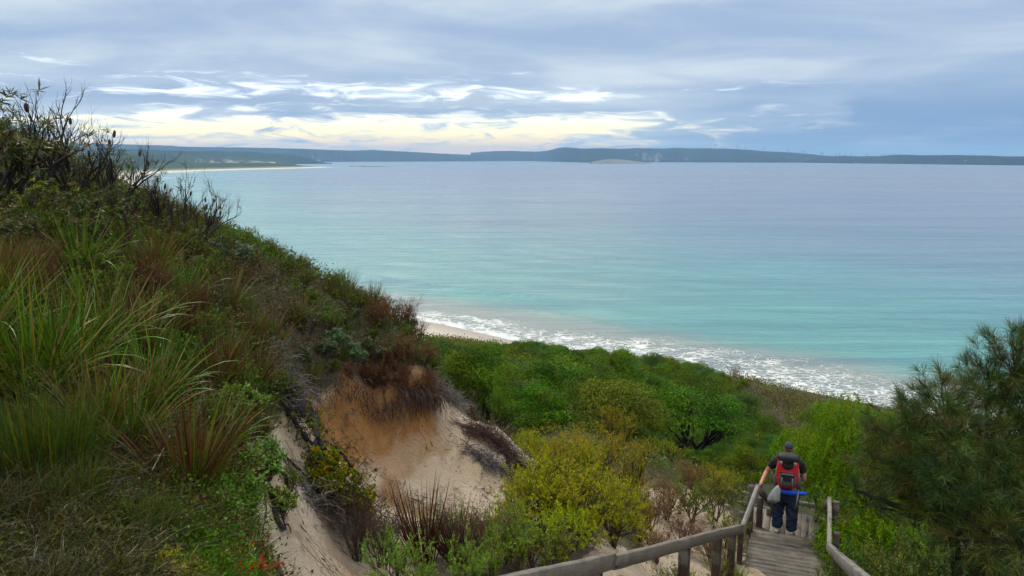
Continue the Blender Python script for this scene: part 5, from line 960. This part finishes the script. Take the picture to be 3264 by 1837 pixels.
sticks('fallen_log', 'brown weathered log at the left edge below the rusty brooms', 'log', [([(-12, 250, .16), (10, 244, .16), (22, 250, .16), (40, 262, .16)], .055, .03), ([(0, 262, .16), (18, 266, .16), (36, 262, .16)], .035, .02)], (.065, .042, .032), 271)
sticks('dead_twig', 'white bleached crooked twig hanging at the left edge', 'twig', [([(-2, 258, .45), (6, 268, .45), (9, 280, .45), (3, 296, .45)], .008, .004), ([(6, 268, .45), (9, 262, .45), (4, 256, .45)], .006, .003)], (.3, .29, .27), 281)
sticks('dead_stalk', 'pale crossed dead stalk before the leafy shrubs', 'twig', [([(172, 432, .45), (163, 450, .45), (152, 470, .45)], .006, .004)], (.2, .2, .2), 291)
sticks('dead_stalk', 'pale dead stalk slanting right before the leafy shrubs', 'twig', [([(174, 452, .45), (182, 468, .45), (190, 480, .45)], .006, .004)], (.2, .2, .2), 292)
tangle('root_mat', 'grey matted roots on the spur right of the orange scarp', 'roots', [(440, 393, .05), (455, 402, .05), (470, 410, .05), (484, 420, .05)], 1500, .35, .20, [GREYB, (.07, .06, .065), (.11, .09, .09)], 301)
tangle('root_heap', 'rusty heap of torn roots at the tip of the sandy spur', 'roots', [(468, 430, .05), (485, 432, .05), (500, 444, .05), (512, 458, .05), (520, 472, .05)], 1500, .38, .20, [(.065, .028, .022), (.085, .04, .03), (.04, .028, .028), (.11, .08, .065)], 311)
tangle('root_mat', 'dark charred roots trailing under the rusty heap', 'roots', [(470, 452, .05), (485, 460, .05), (505, 474, .05), (522, 484, .05)], 700, .30, .16, [GREYB, (.04, .035, .045), (.09, .08, .085)], 321)
tangle('root_mat', 'blackened roots on the dark bank left of the orange scarp', 'roots', [(262, 350, .05), (272, 368, .05), (280, 385, .05), (285, 400, .05)], 1500, .38, .28, [(.035, .03, .035), (.08, .07, .07), (.14, .12, .11)], 331)
tangle('root_mat', 'charred litter of roots down the pale gully side', 'roots', [(300, 492, .05), (325, 510, .05), (350, 522, .05), (380, 534, .05)], 700, .30, .26, [(.03, .028, .03), (.10, .09, .085), (.2, .18, .165)], 341)
def build_hanging():
    r = rg(61)
    for k, (p0, p1, n, L, cols, lab) in enumerate((((300, 366, 11.95), (350, 371, 12.95), 160, .22, [(.10, .065, .04), (.05, .035, .03)], 'thin roots hanging over the left of the orange scarp'), ((345, 368, 12.85), (400, 378, 13.55), 300, .26, [(.06, .035, .03), (.03, .025, .03), (.10, .05, .035)], 'dark root curtain under the middle of the overhang'), ((402, 376, 13.5), (438, 389, 14.1), 600, .48, [(.055, .028, .022), (.08, .04, .028), (.03, .024, .024)], 'thick rusty root curtain at the corner of the overhang'))):
        A, B = at(*p0), at(*p1); t = r.uniform(0, 1, (n, 1)); P = A * (1 - t) + B * t; P[:, 2] = ground(P[:, 0], P[:, 1]) + .12 + r.normal(size=n) * .08; P[:, :2] += r.normal(size=(n, 2)) * .16
        d = unit(r.normal(size=(n, 3)) * .35 + np.array([.25, -.75, -.2])); q = [P]; LL = L * r.uniform(.3, 1.1, (n, 1))
        for _ in range(5): nx = q[-1] + d * LL / 5; nx[:, 2] = np.maximum(nx[:, 2], ground(nx[:, 0], nx[:, 1]) + .01); q.append(nx); d = unit(d + np.array([0, 0, -.55]) + r.normal(size=(n, 3)) * .2)
        g = Geo(); tubes(g, np.stack(q, 1) - A, np.array([[1, .9, .8, .7, .5, .25]]) * r.choice([.003, .005, .009], (n, 1), p=[.55, .35, .1]), 3, jitc(cols, n, r, .3)); o = g.build('hanging_roots', M_BARK); o.location = A; tag(o, lab, None, None, 'stuff')
    # small dark sticks and bark scattered over the sand
    n = 6500; mn, mx = SAND.min(0), SAND.max(0); xy = r.uniform(mn, mx, (n * 4, 2)); cl = vn(xy[:, 0] * 1.4, xy[:, 1] * 1.4, 3); xy = xy[inpoly(xy[:, 0], xy[:, 1], SAND) & (cl > r.uniform(.25, .8, len(xy)))][:n]; n = len(xy)
    P = np.stack([xy[:, 0], xy[:, 1], ground(xy[:, 0], xy[:, 1])], 1); d = unit(r.normal(size=(n, 3)) * np.array([1, 1, .05])); q = [P]; LL = r.choice([.03, .07, .18, .4], (n, 1), p=[.5, .33, .14, .03])
    for _ in range(3): nx = q[-1] + d * LL / 3; q.append(nx); d = unit(d + r.normal(size=(n, 3)) * np.array([.4, .4, 0]))
    Q = np.stack(q, 1); Q[..., 2] = ground(Q[..., 0], Q[..., 1]) + .012 + np.where(vn(Q[..., 0] * 3, Q[..., 1] * 3, 4) > .6, .02, 0)
    g = Geo(); tubes(g, Q, np.array([[.8, 1, .8, .4]]) * r.choice([.002, .004, .008], (n, 1), p=[.6, .32, .08]), 3, jitc([(.05, .035, .03), (.09, .06, .045), (.03, .028, .028)], n, r, .3)); g.build('twig_litter', M_BARK)['kind'] = 'stuff'
build_hanging()

# ------------------------------------------------------------ wind turbines on the far headland, rocks offshore
def build_turbines():
    yb, yr, px, zr = far_ridge; m, k, b, out = principled('turbine_paint', .5); b.inputs['Base Color'].default_value = (.16, .17, .19, 1)
    L = [(1138, 82, 106, 'tallest turbine, leftmost on the far headland'), (1240, 84, 107, 'turbine second from the left on the far headland'), (1277, 90, 109, 'turbine just right of the second one on the headland'), (1362, 95, 116, 'turbine where the headland starts to drop'), (1477, 104, 124, 'turbine halfway down the falling ridge'),
         (1541, 111, 132, 'left of the pair of turbines on the falling ridge'), (1548, 114, 132, 'right of the pair of turbines on the falling ridge'), (1630, 119, 139, 'turbine at the start of the low ridge'), (1637, 120, 139, 'turbine standing close behind the first low ridge one'), (1700, 123, 142, 'turbine on the low ridge, before the bump'), (1717, 125, 141, 'small turbine beside the low ridge bump'),
         (1741, 125, 141, 'turbine on top of the low ridge bump'), (1767, 126, 142, 'turbine just past the low ridge bump'), (1843, 128, 143, 'lone turbine on the low ridge saddle'), (1917, 130, 142, 'turbine left of the rightmost pair'), (1926, 129, 141, 'turbine right of the gap in the rightmost pair'), (1969, 130, 138, 'rightmost turbine where the ridge rises again')]
    for i, (X, Y0, Y1, lab) in enumerate(L):
        c, rt = z8(X, Y0)[0], z8(X, Y0)[1]; y = np.interp(c, px, yr) - 60; zb = np.interp(c, px, zr) - 14; a = ray(c, 157)[0]; top = at(c, rt, y)[2]; H = (top - zb); hub = zb + H * .70; rad = (top - hub); p = np.array((a * y, y, zb))
        root = empty('wind_turbine', p, 'distant ' + lab, 'wind turbine', 'wind turbines on the far headland'); hh = hub - zb
        g = Geo(); g.tube([(0, 0, 0), (0, 0, hh * .5), (0, 0, hh)], [3.2, 2.6, 2.0], 8, (.2, .2, .2)); g.build('tower', m, root)
        g = Geo(); g.box((-0, 4, hh + .6), (0, -6, hh + .6), (0, 0, 1), 3.4, 3.4); g.build('nacelle', m, root); a0 = (i * 1.9 + .15) if i else .0
        for q in range(3):
            th = a0 + q * 2.094; dv = np.array((math.sin(th), 0, math.cos(th))); g = Geo(); g.tube([np.array((0, -7, hh)) + dv * t * rad for t in (0, .12, .3, .7, 1)], [1.2, 1.5, 1.9, 1.3, .5], 4, (.2, .2, .2)); g.build('blade', m, root)
    r = rg(71)
    for (c, w, rr_, lab) in ((352, 26, 166.6, 'smallest low dark rock off the point'), (361, 34, 166.4, 'low dark rock between the two others off the point'), (374, 110, 166.9, 'long low dark rock off the point')):
        y = EYE / -ray(c, rr_)[1]; x = ray(c, rr_)[0] * y; th = np.linspace(0, 2 * math.pi, 20, endpoint=False); g = Geo(); V = [(0, 0, 4)]
        for k2, (s, z) in enumerate(((.35, 3.6), (.7, 2.2), (1, -1.5))): V += [(math.cos(t) * w * s * r.uniform(.8, 1.15), math.sin(t) * w * .5 * s * r.uniform(.8, 1.2), z * r.uniform(.7, 1.2)) for t in th]
        F3 = [(0, 1 + i, 1 + (i + 1) % 20) for i in range(20)]; F4 = [(1 + j * 20 + i, 21 + j * 20 + i, 21 + j * 20 + (i + 1) % 20, 1 + j * 20 + (i + 1) % 20) for j in range(2) for i in range(20)]
        g.add(V, F3, (.07, .065, .06)); g.F.setdefault(4, []).append(np.array(F4)); o = g.build('sea_rock', M_BARK); o.location = (x, y, 0); tag(o, lab, 'rock')
    # pale granite shelf at the foot of the headland
    pts = [z8(*p) for p in ((560, 170), (610, 161), (640, 157), (690, 157), (740, 163), (790, 169), (840, 174))]; y = EYE / -ray(*z8(700, 178))[1]; top = np.array([at(a, b, y) for a, b in pts]); n = len(top); V = []
    for f, dy in ((0, -60), (.55, -30), (1, 0), (.7, 60), (0, 120)): q = top.copy(); q[:, 2] = top[:, 2] * f - .5; q[:, 1] += dy; V.append(q)
    F = [(j * n + i, j * n + i + 1, (j + 1) * n + i + 1, (j + 1) * n + i) for j in range(4) for i in range(n - 1)]; tag(mesh_from('granite_shelf', np.concatenate(V), [np.array(F)], M_HILL, np.broadcast_to((.20, .185, .165), (n * 5, 3)), smooth=True), kind='structure')
build_turbines()
# ------------------------------------------------------------ the hiker and what he carries
def skin(name, joints, edges, mat, parent=None, lv=2, root=0, folds=0.0):
    """continuous figure surface: joints (x, y, z, rx[, ry]) joined by edges, grown with a skin modifier"""
    me = bpy.data.meshes.new(name); me.from_pydata([j[:3] for j in joints], edges, []); o = bpy.data.objects.new(name, me); COL.objects.link(o); me.materials.append(mat)
    md = o.modifiers.new('skin', 'SKIN'); md.use_smooth_shade = True
    if not me.skin_vertices: 
        bpy.context.view_layer.objects.active = o
    for i, j in enumerate(joints):
        v = me.skin_vertices[0].data[i]; v.radius = (j[3], j[4] if len(j) > 4 else j[3]); v.use_root = (i == root)
    sb = o.modifiers.new('sub', 'SUBSURF'); sb.levels = lv; sb.render_levels = lv
    if parent: o.parent = parent
    dg = bpy.context.evaluated_depsgraph_get(); ev = o.evaluated_get(dg); m2 = bpy.data.meshes.new_from_object(ev)
    o.modifiers.clear(); o.data = m2
    if not m2.materials: m2.materials.append(mat)
    if folds:
        n = len(m2.vertices); co = np.empty(n * 3); no = np.empty(n * 3); m2.vertices.foreach_get('co', co); m2.vertices.foreach_get('normal', no); co = co.reshape(-1, 3); no = no.reshape(-1, 3)
        f = fbm(co[:, 2] * 13 + co[:, 0] * 9, np.arctan2(co[:, 1], co[:, 0]) * 1.6 + co[:, 2] * 3, 5, 4); co += no * (folds * (f - .6 * np.abs(fbm(co[:, 2] * 20 - co[:, 0] * 14, co[:, 1] * 12, 8))))[:, None]; m2.vertices.foreach_set('co', co.ravel())
    for p in m2.polygons: p.use_smooth = True
    return o
def flat(name, c, rough=.8, fab=0.0, scale=200):
    m, k, b, out = principled(name, rough); b.inputs['Specular IOR Level'].default_value = .25; tc = k.add('ShaderNodeTexCoord').outputs['Object']
    n = k.noise(tc, scale, 2).outputs[0]; n2 = k.noise(tc, 7, 3, .6).outputs[0]; hs = k.add('ShaderNodeHueSaturation'); hs.inputs['Color'].default_value = (*c, 1); k.set(hs.inputs['Value'], k.m('ADD', k.m('MULTIPLY', n2, .6), k.m('MULTIPLY_ADD', n, .3, .55)))
    k.set(b.inputs['Base Color'], hs.outputs[0]); bp = k.add('ShaderNodeBump', ins={'Strength': .5, 'Distance': .02, 'Height': n2}); k.set(b.inputs['Normal'], bp.outputs[0]); return m
def sgrid(name, fn, nu, nv, mat, parent, closed=True):
    """surface from fn(u, v) -> point, u around (closed), v along"""
    u = np.linspace(0, 1, nu, endpoint=not closed); v = np.linspace(0, 1, nv); V = np.array([fn(a, b) for b in v for a in u]); F = []
    for j in range(nv - 1):
        for i in range(nu if closed else nu - 1): i2 = (i + 1) % nu; F.append((j * nu + i, j * nu + i2, (j + 1) * nu + i2, (j + 1) * nu + i))
    Fs = [np.array(F)]
    if closed: Fs.append(np.array([list(range(nu))[::-1], [(nv - 1) * nu + i for i in range(nu)]]))
    return mesh_from(name, V, Fs, mat, np.full((len(V), 3), .5), parent, smooth=True)
def sell(cx, cy, cz, rx, ry, rz, p=2.6):
    """rounded box (superellipsoid) sweep for packs and pockets"""
    def f(u, v):
        t = u * 2 * math.pi; w = (v - .5) * math.pi * .985; s = lambda c, e: math.copysign(abs(c) ** (2 / e), c)
        return (cx + rx * s(math.cos(w), p) * s(math.cos(t), p), cy + ry * s(math.cos(w), p) * s(math.sin(t), p), cz + rz * s(math.sin(w), p))
    return f
def build_hiker():
    feet = at(783.5, 535.5, 14.42); feet[2] = ZD - .24; rz = -R(19.5)
    SKIN = flat('skin', (.42, .20, .145), .6, scale=60); SHIRT = flat('black_shirt', (.014, .017, .022), .9); TROU = flat('navy_trousers', (.020, .034, .075), .8); CAP = flat('dark_cap', (.028, .037, .055), .8); GLOVE = flat('black_glove', (.012, .012, .014), .8)
    RED = flat('red_fabric', (.50, .018, .022), .7); BLK = flat('black_fabric', (.016, .018, .021), .6); GRY = flat('grey_fabric', (.075, .082, .088), .75); STR = flat('grey_webbing', (.22, .23, .235), .8); BLUE = flat('blue_foam', (.012, .075, .58), .75); BAG = flat('silver_plastic', (.30, .31, .33), .35, scale=30); WHT = flat('white_shoe', (.6, .6, .58), .7)
    HAIR = flat('short_hair', (.13, .085, .06), .9)
    root = empty('person', feet, 'person in dark cap, black shirt and navy trousers going down the timber platform', 'person', rz=rz)
    H = 1.84
    a3, a4 = at(757.5, 488, 14.05), at(778, 512, 15.45); hw = a3 + (a4 - a3) * .10 - feet; cz, sz = math.cos(-rz), math.sin(-rz); hx, hy, hz = cz * hw[0] - sz * hw[1], sz * hw[0] + cz * hw[1], hw[2] + .085
    # joints: x right, y forward (away from camera), z up
    J = [(0, 0, .96, .15, .11), (0, -.0, 1.12, .15, .11), (0, -.01, 1.28, .16, .11), (0, 0, 1.42, .15, .10), (0, .0, 1.52, .075, .07), (0, .015, 1.60, .062, .062), (0, .02, 1.68, .075, .09), (0, .02, 1.76, .077, .098), (0, .015, 1.82, .05, .07)]
    E = [(i, i + 1) for i in range(8)]
    def chain(pts, at_):
        k = at_
        for p in pts: J.append(p); E.append((k, len(J) - 1)); k = len(J) - 1
        return k
    # left arm reaches out and down to the rail; right arm holds the pole
    lw = chain([(-.19, .0, 1.46, .062), (-.235, .01, 1.42, .058), (-.345, .02, 1.265, .048), (-.38, .02, 1.20, .047), ((hx - .38) / 2 - .01, hy / 2, (hz + 1.2) / 2, .038), (hx, hy - .06, hz + .05, .028), (hx, hy, hz + .015, .036, .02)], 3)
    rw = chain([(.19, .0, 1.46, .062), (.235, .0, 1.42, .058), (.295, -.01, 1.25, .050), (.315, .0, 1.13, .046), (.31, .12, 1.085, .040), (.295, .22, 1.07, .029), (.29, .255, 1.065, .034, .022)], 3)
    for s in (-1, 1): chain([(s * .095, 0, .88, .095), (s * .115, .0, .70, .078), (s * .12, .02 if s < 0 else -.02, .48, .056), (s * .125, .01, .30, .054), (s * .13, -.02, .09, .038), (s * .135, .04, .04, .040), (s * .14, .14, .025, .032)], 0)
    # five fingers each, curled over rail and grip
    for w, s in ((lw, -1), (rw, 1)):
        c = J[w]
        for f in range(4):
            off = (f - 1.5) * .019; L = (.9, 1.0, .95, .75)[f]
            if s < 0: chain([(c[0] - .012 * L, c[1] + .02 + off * .3, c[2] - .02 + off * .2, .0095), (c[0] - .035 * L + off * .2, c[1] + .035 + off, c[2] - .035, .009), (c[0] - .028 * L, c[1] + .035 + off, c[2] - .062 * L, .008), (c[0] - .005, c[1] + .03 + off, c[2] - .070 * L, .007)], w)
            else: chain([(c[0] - .01, c[1] + .035, c[2] + off, .0095), (c[0] - .032 * L, c[1] + .048, c[2] + off, .009), (c[0] - .052 * L, c[1] + .026, c[2] + off, .008), (c[0] - .048 * L, c[1] + .004, c[2] + off, .007)], w)
        chain([(c[0] + .02 * (1 if s < 0 else .2), c[1] - .012, c[2] + .004, .011), (c[0] + (.032 if s < 0 else -.02), c[1] + .008, c[2] - .02 if s < 0 else c[2] + .035, .010), (c[0] + (.03 if s < 0 else -.042), c[1] + .02, c[2] - .045 if s < 0 else c[2] + .03, .008)], w)
    skin('body', J, E, SKIN, root, 2)
    # face, ears, short hair
    for s in (-1, 1):
        sgrid('ear', sell(s * .082, .01, 1.715, .012, .022, .034, 2.1), 10, 8, SKIN, root); sgrid('eye', sell(s * .032, .108, 1.735, .014, .008, .008, 2), 8, 6, BLK, root)
    sgrid('nose', sell(0, .118, 1.70, .014, .022, .026, 2), 10, 8, SKIN, root); sgrid('mouth', sell(0, .104, 1.655, .026, .008, .006, 2), 10, 6, RED, root)
    sgrid('hair', sell(0, .008, 1.73, .081, .098, .065, 2.2), 20, 12, HAIR, root)
    cap = sgrid('cap', lambda u, v: ((lambda t, w: (.087 * math.cos(w) ** .75 * math.cos(t), .012 + .105 * math.cos(w) ** .75 * math.sin(t), 1.752 + .098 * math.sin(w)))(u * 2 * math.pi, v * 1.5)), 28, 12, CAP, root)
    sgrid('brim', lambda u, v: (.085 * math.cos(u * math.pi) * (1 - .15 * v), .09 + .105 * v * (.35 + .65 * math.sin(u * math.pi)), 1.775 - .018 * v - .012 * abs(math.cos(u * math.pi))), 14, 5, CAP, cap, closed=False)
    sgrid('adjuster_strap', lambda u, v: (.045 * math.cos(math.pi * (1 + u)), -.080 - .014 * abs(math.sin(math.pi * u)), 1.752 + .022 * v), 12, 3, BLK, cap, closed=False)
    # shirt: torso and short sleeves
    S = [(0, 0, .93, .205, .15), (0, 0, 1.08, .215, .16), (0, 0, 1.25, .22, .155), (0, 0, 1.40, .21, .135), (0, .0, 1.50, .10, .09), (0, .008, 1.535, .072, .07)]; ES = [(i, i + 1) for i in range(5)]
    for s in (-1, 1):
        S += [(s * .21, 0, 1.455, .095), (s * .265, .01, 1.40, .092), (s * (.335 if s < 0 else .295), .03 if s < 0 else 0, 1.265 if s < 0 else 1.24, .074)]; b = len(S) - 3; ES += [(3, b), (b, b + 1), (b + 1, b + 2)]
    skin('shirt', S, ES, SHIRT, root, 3, folds=.016)
    # baggy trousers
    T = [(0, 0, .99, .19, .15), (0, 0, .90, .20, .16), (0, 0, .82, .17, .15)]; ET = [(0, 1), (1, 2)]
    for s in (-1, 1):
        dy = .03 if s < 0 else -.02; T += [(s * .105, 0, .76, .125), (s * .125, dy * .5, .58, .122), (s * .13, dy, .40, .112), (s * .135, dy, .24, .112), (s * .135, dy * .5, .14, .118), (s * .135, 0, .075, .095)]; b = len(T) - 6; ET += [(2, b)] + [(b + i, b + i + 1) for i in range(5)]
    skin('trousers', T, ET, TROU, root, 3, folds=.034)
    for s in (-1, 1): sgrid('shoe', sell(s * .135, .05, .045, .052, .145, .045, 2.4), 16, 8, WHT, root)
    # gloves over the backs of the hands
    for c, d in (((hx, hy - .02, hz + .025), (0, .045, -.025)), ((.292, .245, 1.067), (-.005, .045, -.004))):
        p0 = np.array(c); d = np.array(d); g = Geo(); g.tube([p0 - d * .8, p0 - d * .2, p0 + d * .45, p0 + d * 1.0], [.037, .042, .046, .040], 12, (.5, .5, .5)); g.build('glove', GLOVE, root, smooth=True)
    # ------------- backpack: its own frame equals the person's
    def W(x, y, z): c, s = math.cos(rz), math.sin(rz); return (feet[0] + c * x - s * y, feet[1] + s * x + c * y, feet[2] + z)
    pk = empty('backpack', W(0, 0, 0), 'red and black hiking backpack with grey straps on the hiker', 'backpack', rz=rz)
    sgrid('main_bag', sell(0, -.25, 1.35, .20, .115, .32, 3.4), 28, 20, RED, pk)
    lid = sgrid('lid', lambda u, v: ((lambda q: (q[0], q[1], q[2] - .55 * max(0, .115 - abs(q[0])) * (1 if q[2] < 1.60 else 0)))(sell(0, -.265, 1.645, .205, .135, .085, 2.6)(u, v))), 28, 16, BLK, pk)
    sgrid('hood_flap', sell(0, -.355, 1.515, .105, .035, .075, 2.1), 20, 12, BLK, lid)
    pocket = sgrid('front_pocket', sell(.005, -.375, 1.245, .150, .052, .125, 3.2), 24, 14, GRY, pk)
    sgrid('pocket_panel', lambda u, v: (.005 + .135 * (u - .5) * 2 * (1 - .6 * v), -.432, 1.36 - .13 * v), 6, 5, BLK, pocket, closed=False)
    for s in (-1, 1):
        sgrid('side_pocket', sell(s * .205, -.24, 1.16, .045, .07, .12, 2.6), 14, 10, GRY, pk)
        sgrid('lid_patch', sell(s * .125, -.385, 1.575, .028, .02, .035, 2.4), 10, 8, STR, pk)
        g = Geo(); g.box((s * .085, -.428, 1.365), (s * .105, -.432, 1.13), (0, 1, 0), .018, .006); g.build('strap', STR, pk)
        g = Geo(); g.box((s * .19, -.30, 1.46), (s * .235, -.27, 1.14), (0, 1, 0), .022, .007); g.build('strap', STR, pk)
        g = Geo(); g.tube([(s * .12, -.14, 1.56), (s * .13, -.04, 1.585), (s * .14, .05, 1.56), (s * .15, .10, 1.42), (s * .17, .06, 1.22), (s * .19, -.1, 1.12)], .026, 8); g.build('shoulder_strap', BLK, pk, smooth=True)
        g = Geo(); g.tube([(s * .15, -.15, 1.06), (s * .205, -.02, 1.04), (s * .15, .13, 1.03), (0, .155, 1.025)], [.04, .035, .02, .012], 8); g.build('hip_belt', BLK, pk, smooth=True)
        g = Geo(); g.box((s * .185, -.27, 1.12), (s * .245, -.19, .93), (0, 1, 0), .022, .006); g.build('strap', STR, pk)
    g = Geo(); g.box((-.15, -.36, 1.385), (.16, -.36, 1.385), (0, 1, 0), .016, .02); g.build('seam_band', GRY, pk)
    # blue foam mat, strapped below
    mt = empty('sleeping_mat', W(.09, -.30, .97), 'rolled bright blue foam mat strapped under the backpack', 'sleeping mat', rz=rz)
    def mf(u, v): t = u * 2 * math.pi; x = -.27 + .54 * v; r0 = .047 * (1 - .35 * abs(v - .45) ** 1.2) * (1 - .3 * max(0, v - .85) / .15); return (x, r0 * math.cos(t) * (1 + .08 * math.sin(t * 3)), r0 * math.sin(t) - .012 * math.sin(v * math.pi) + .02 * v)
    sgrid('foam_roll', mf, 20, 20, BLUE, mt)
    g = Geo(); g.tube([(.12, math.cos(t) * .064, math.sin(t) * .062) for t in np.linspace(0, 2 * math.pi, 14)], .009, 4); g.box((.12, -.066, .02), (.09, -.05, -.30), (0, 1, 0), .022, .005); g.build('strap', STR, mt)
    # crumpled silver bag
    bg = empty('plastic_bag', W(-.25, -.40, .93), 'crumpled silver grey plastic bag hanging from the left of the backpack', 'bag', rz=rz)
    def bf(u, v):
        t = u * 2 * math.pi; z = -.15 + .33 * v; rr = .108 * (1 - v) ** .42 * (.55 + .45 * min(1, v * 6)) + .010; w = 1 + .12 * math.sin(5 * t + v * 9) + .06 * math.sin(11 * t - v * 14); return (rr * w * math.cos(t) + .10 * v, rr * w * .8 * math.sin(t), z - .02 * math.cos(t * 2))
    sgrid('sack', bf, 44, 20, BAG, bg); g = Geo(); g.tube([(.10, 0, .175), (.115, .03, .24), (.12, .06, .30)], .010, 6); g.build('drawcord', RED, bg)
    # walking pole
    g = Geo(); hand = np.array(W(.258, .275, 1.07)); tip = np.array(W(.235, .36, -.0)); d = unit(tip - hand); top = hand - d * .07
    pl = empty('trekking_pole', top, 'thin dark trekking pole held upright in the right hand', 'trekking pole'); g.tube([top - top, hand + d * .07 - top], [.017, .014], 8); g.build('grip', BLK, pl)
    g = Geo(); g.tube([hand + d * .07 - top, hand + d * .55 - top, hand + d * .56 - top, tip - top], [.010, .010, .0075, .006], 8); g.build('shaft', flat('pole_metal', (.07, .07, .072), .4), pl); g = Geo(); c0 = tip - d * .06 - top; g.tube([c0, c0 + d * .008], [.028, .028], 10); g.build('basket', BLK, pl)
build_hiker()
finish_protos()
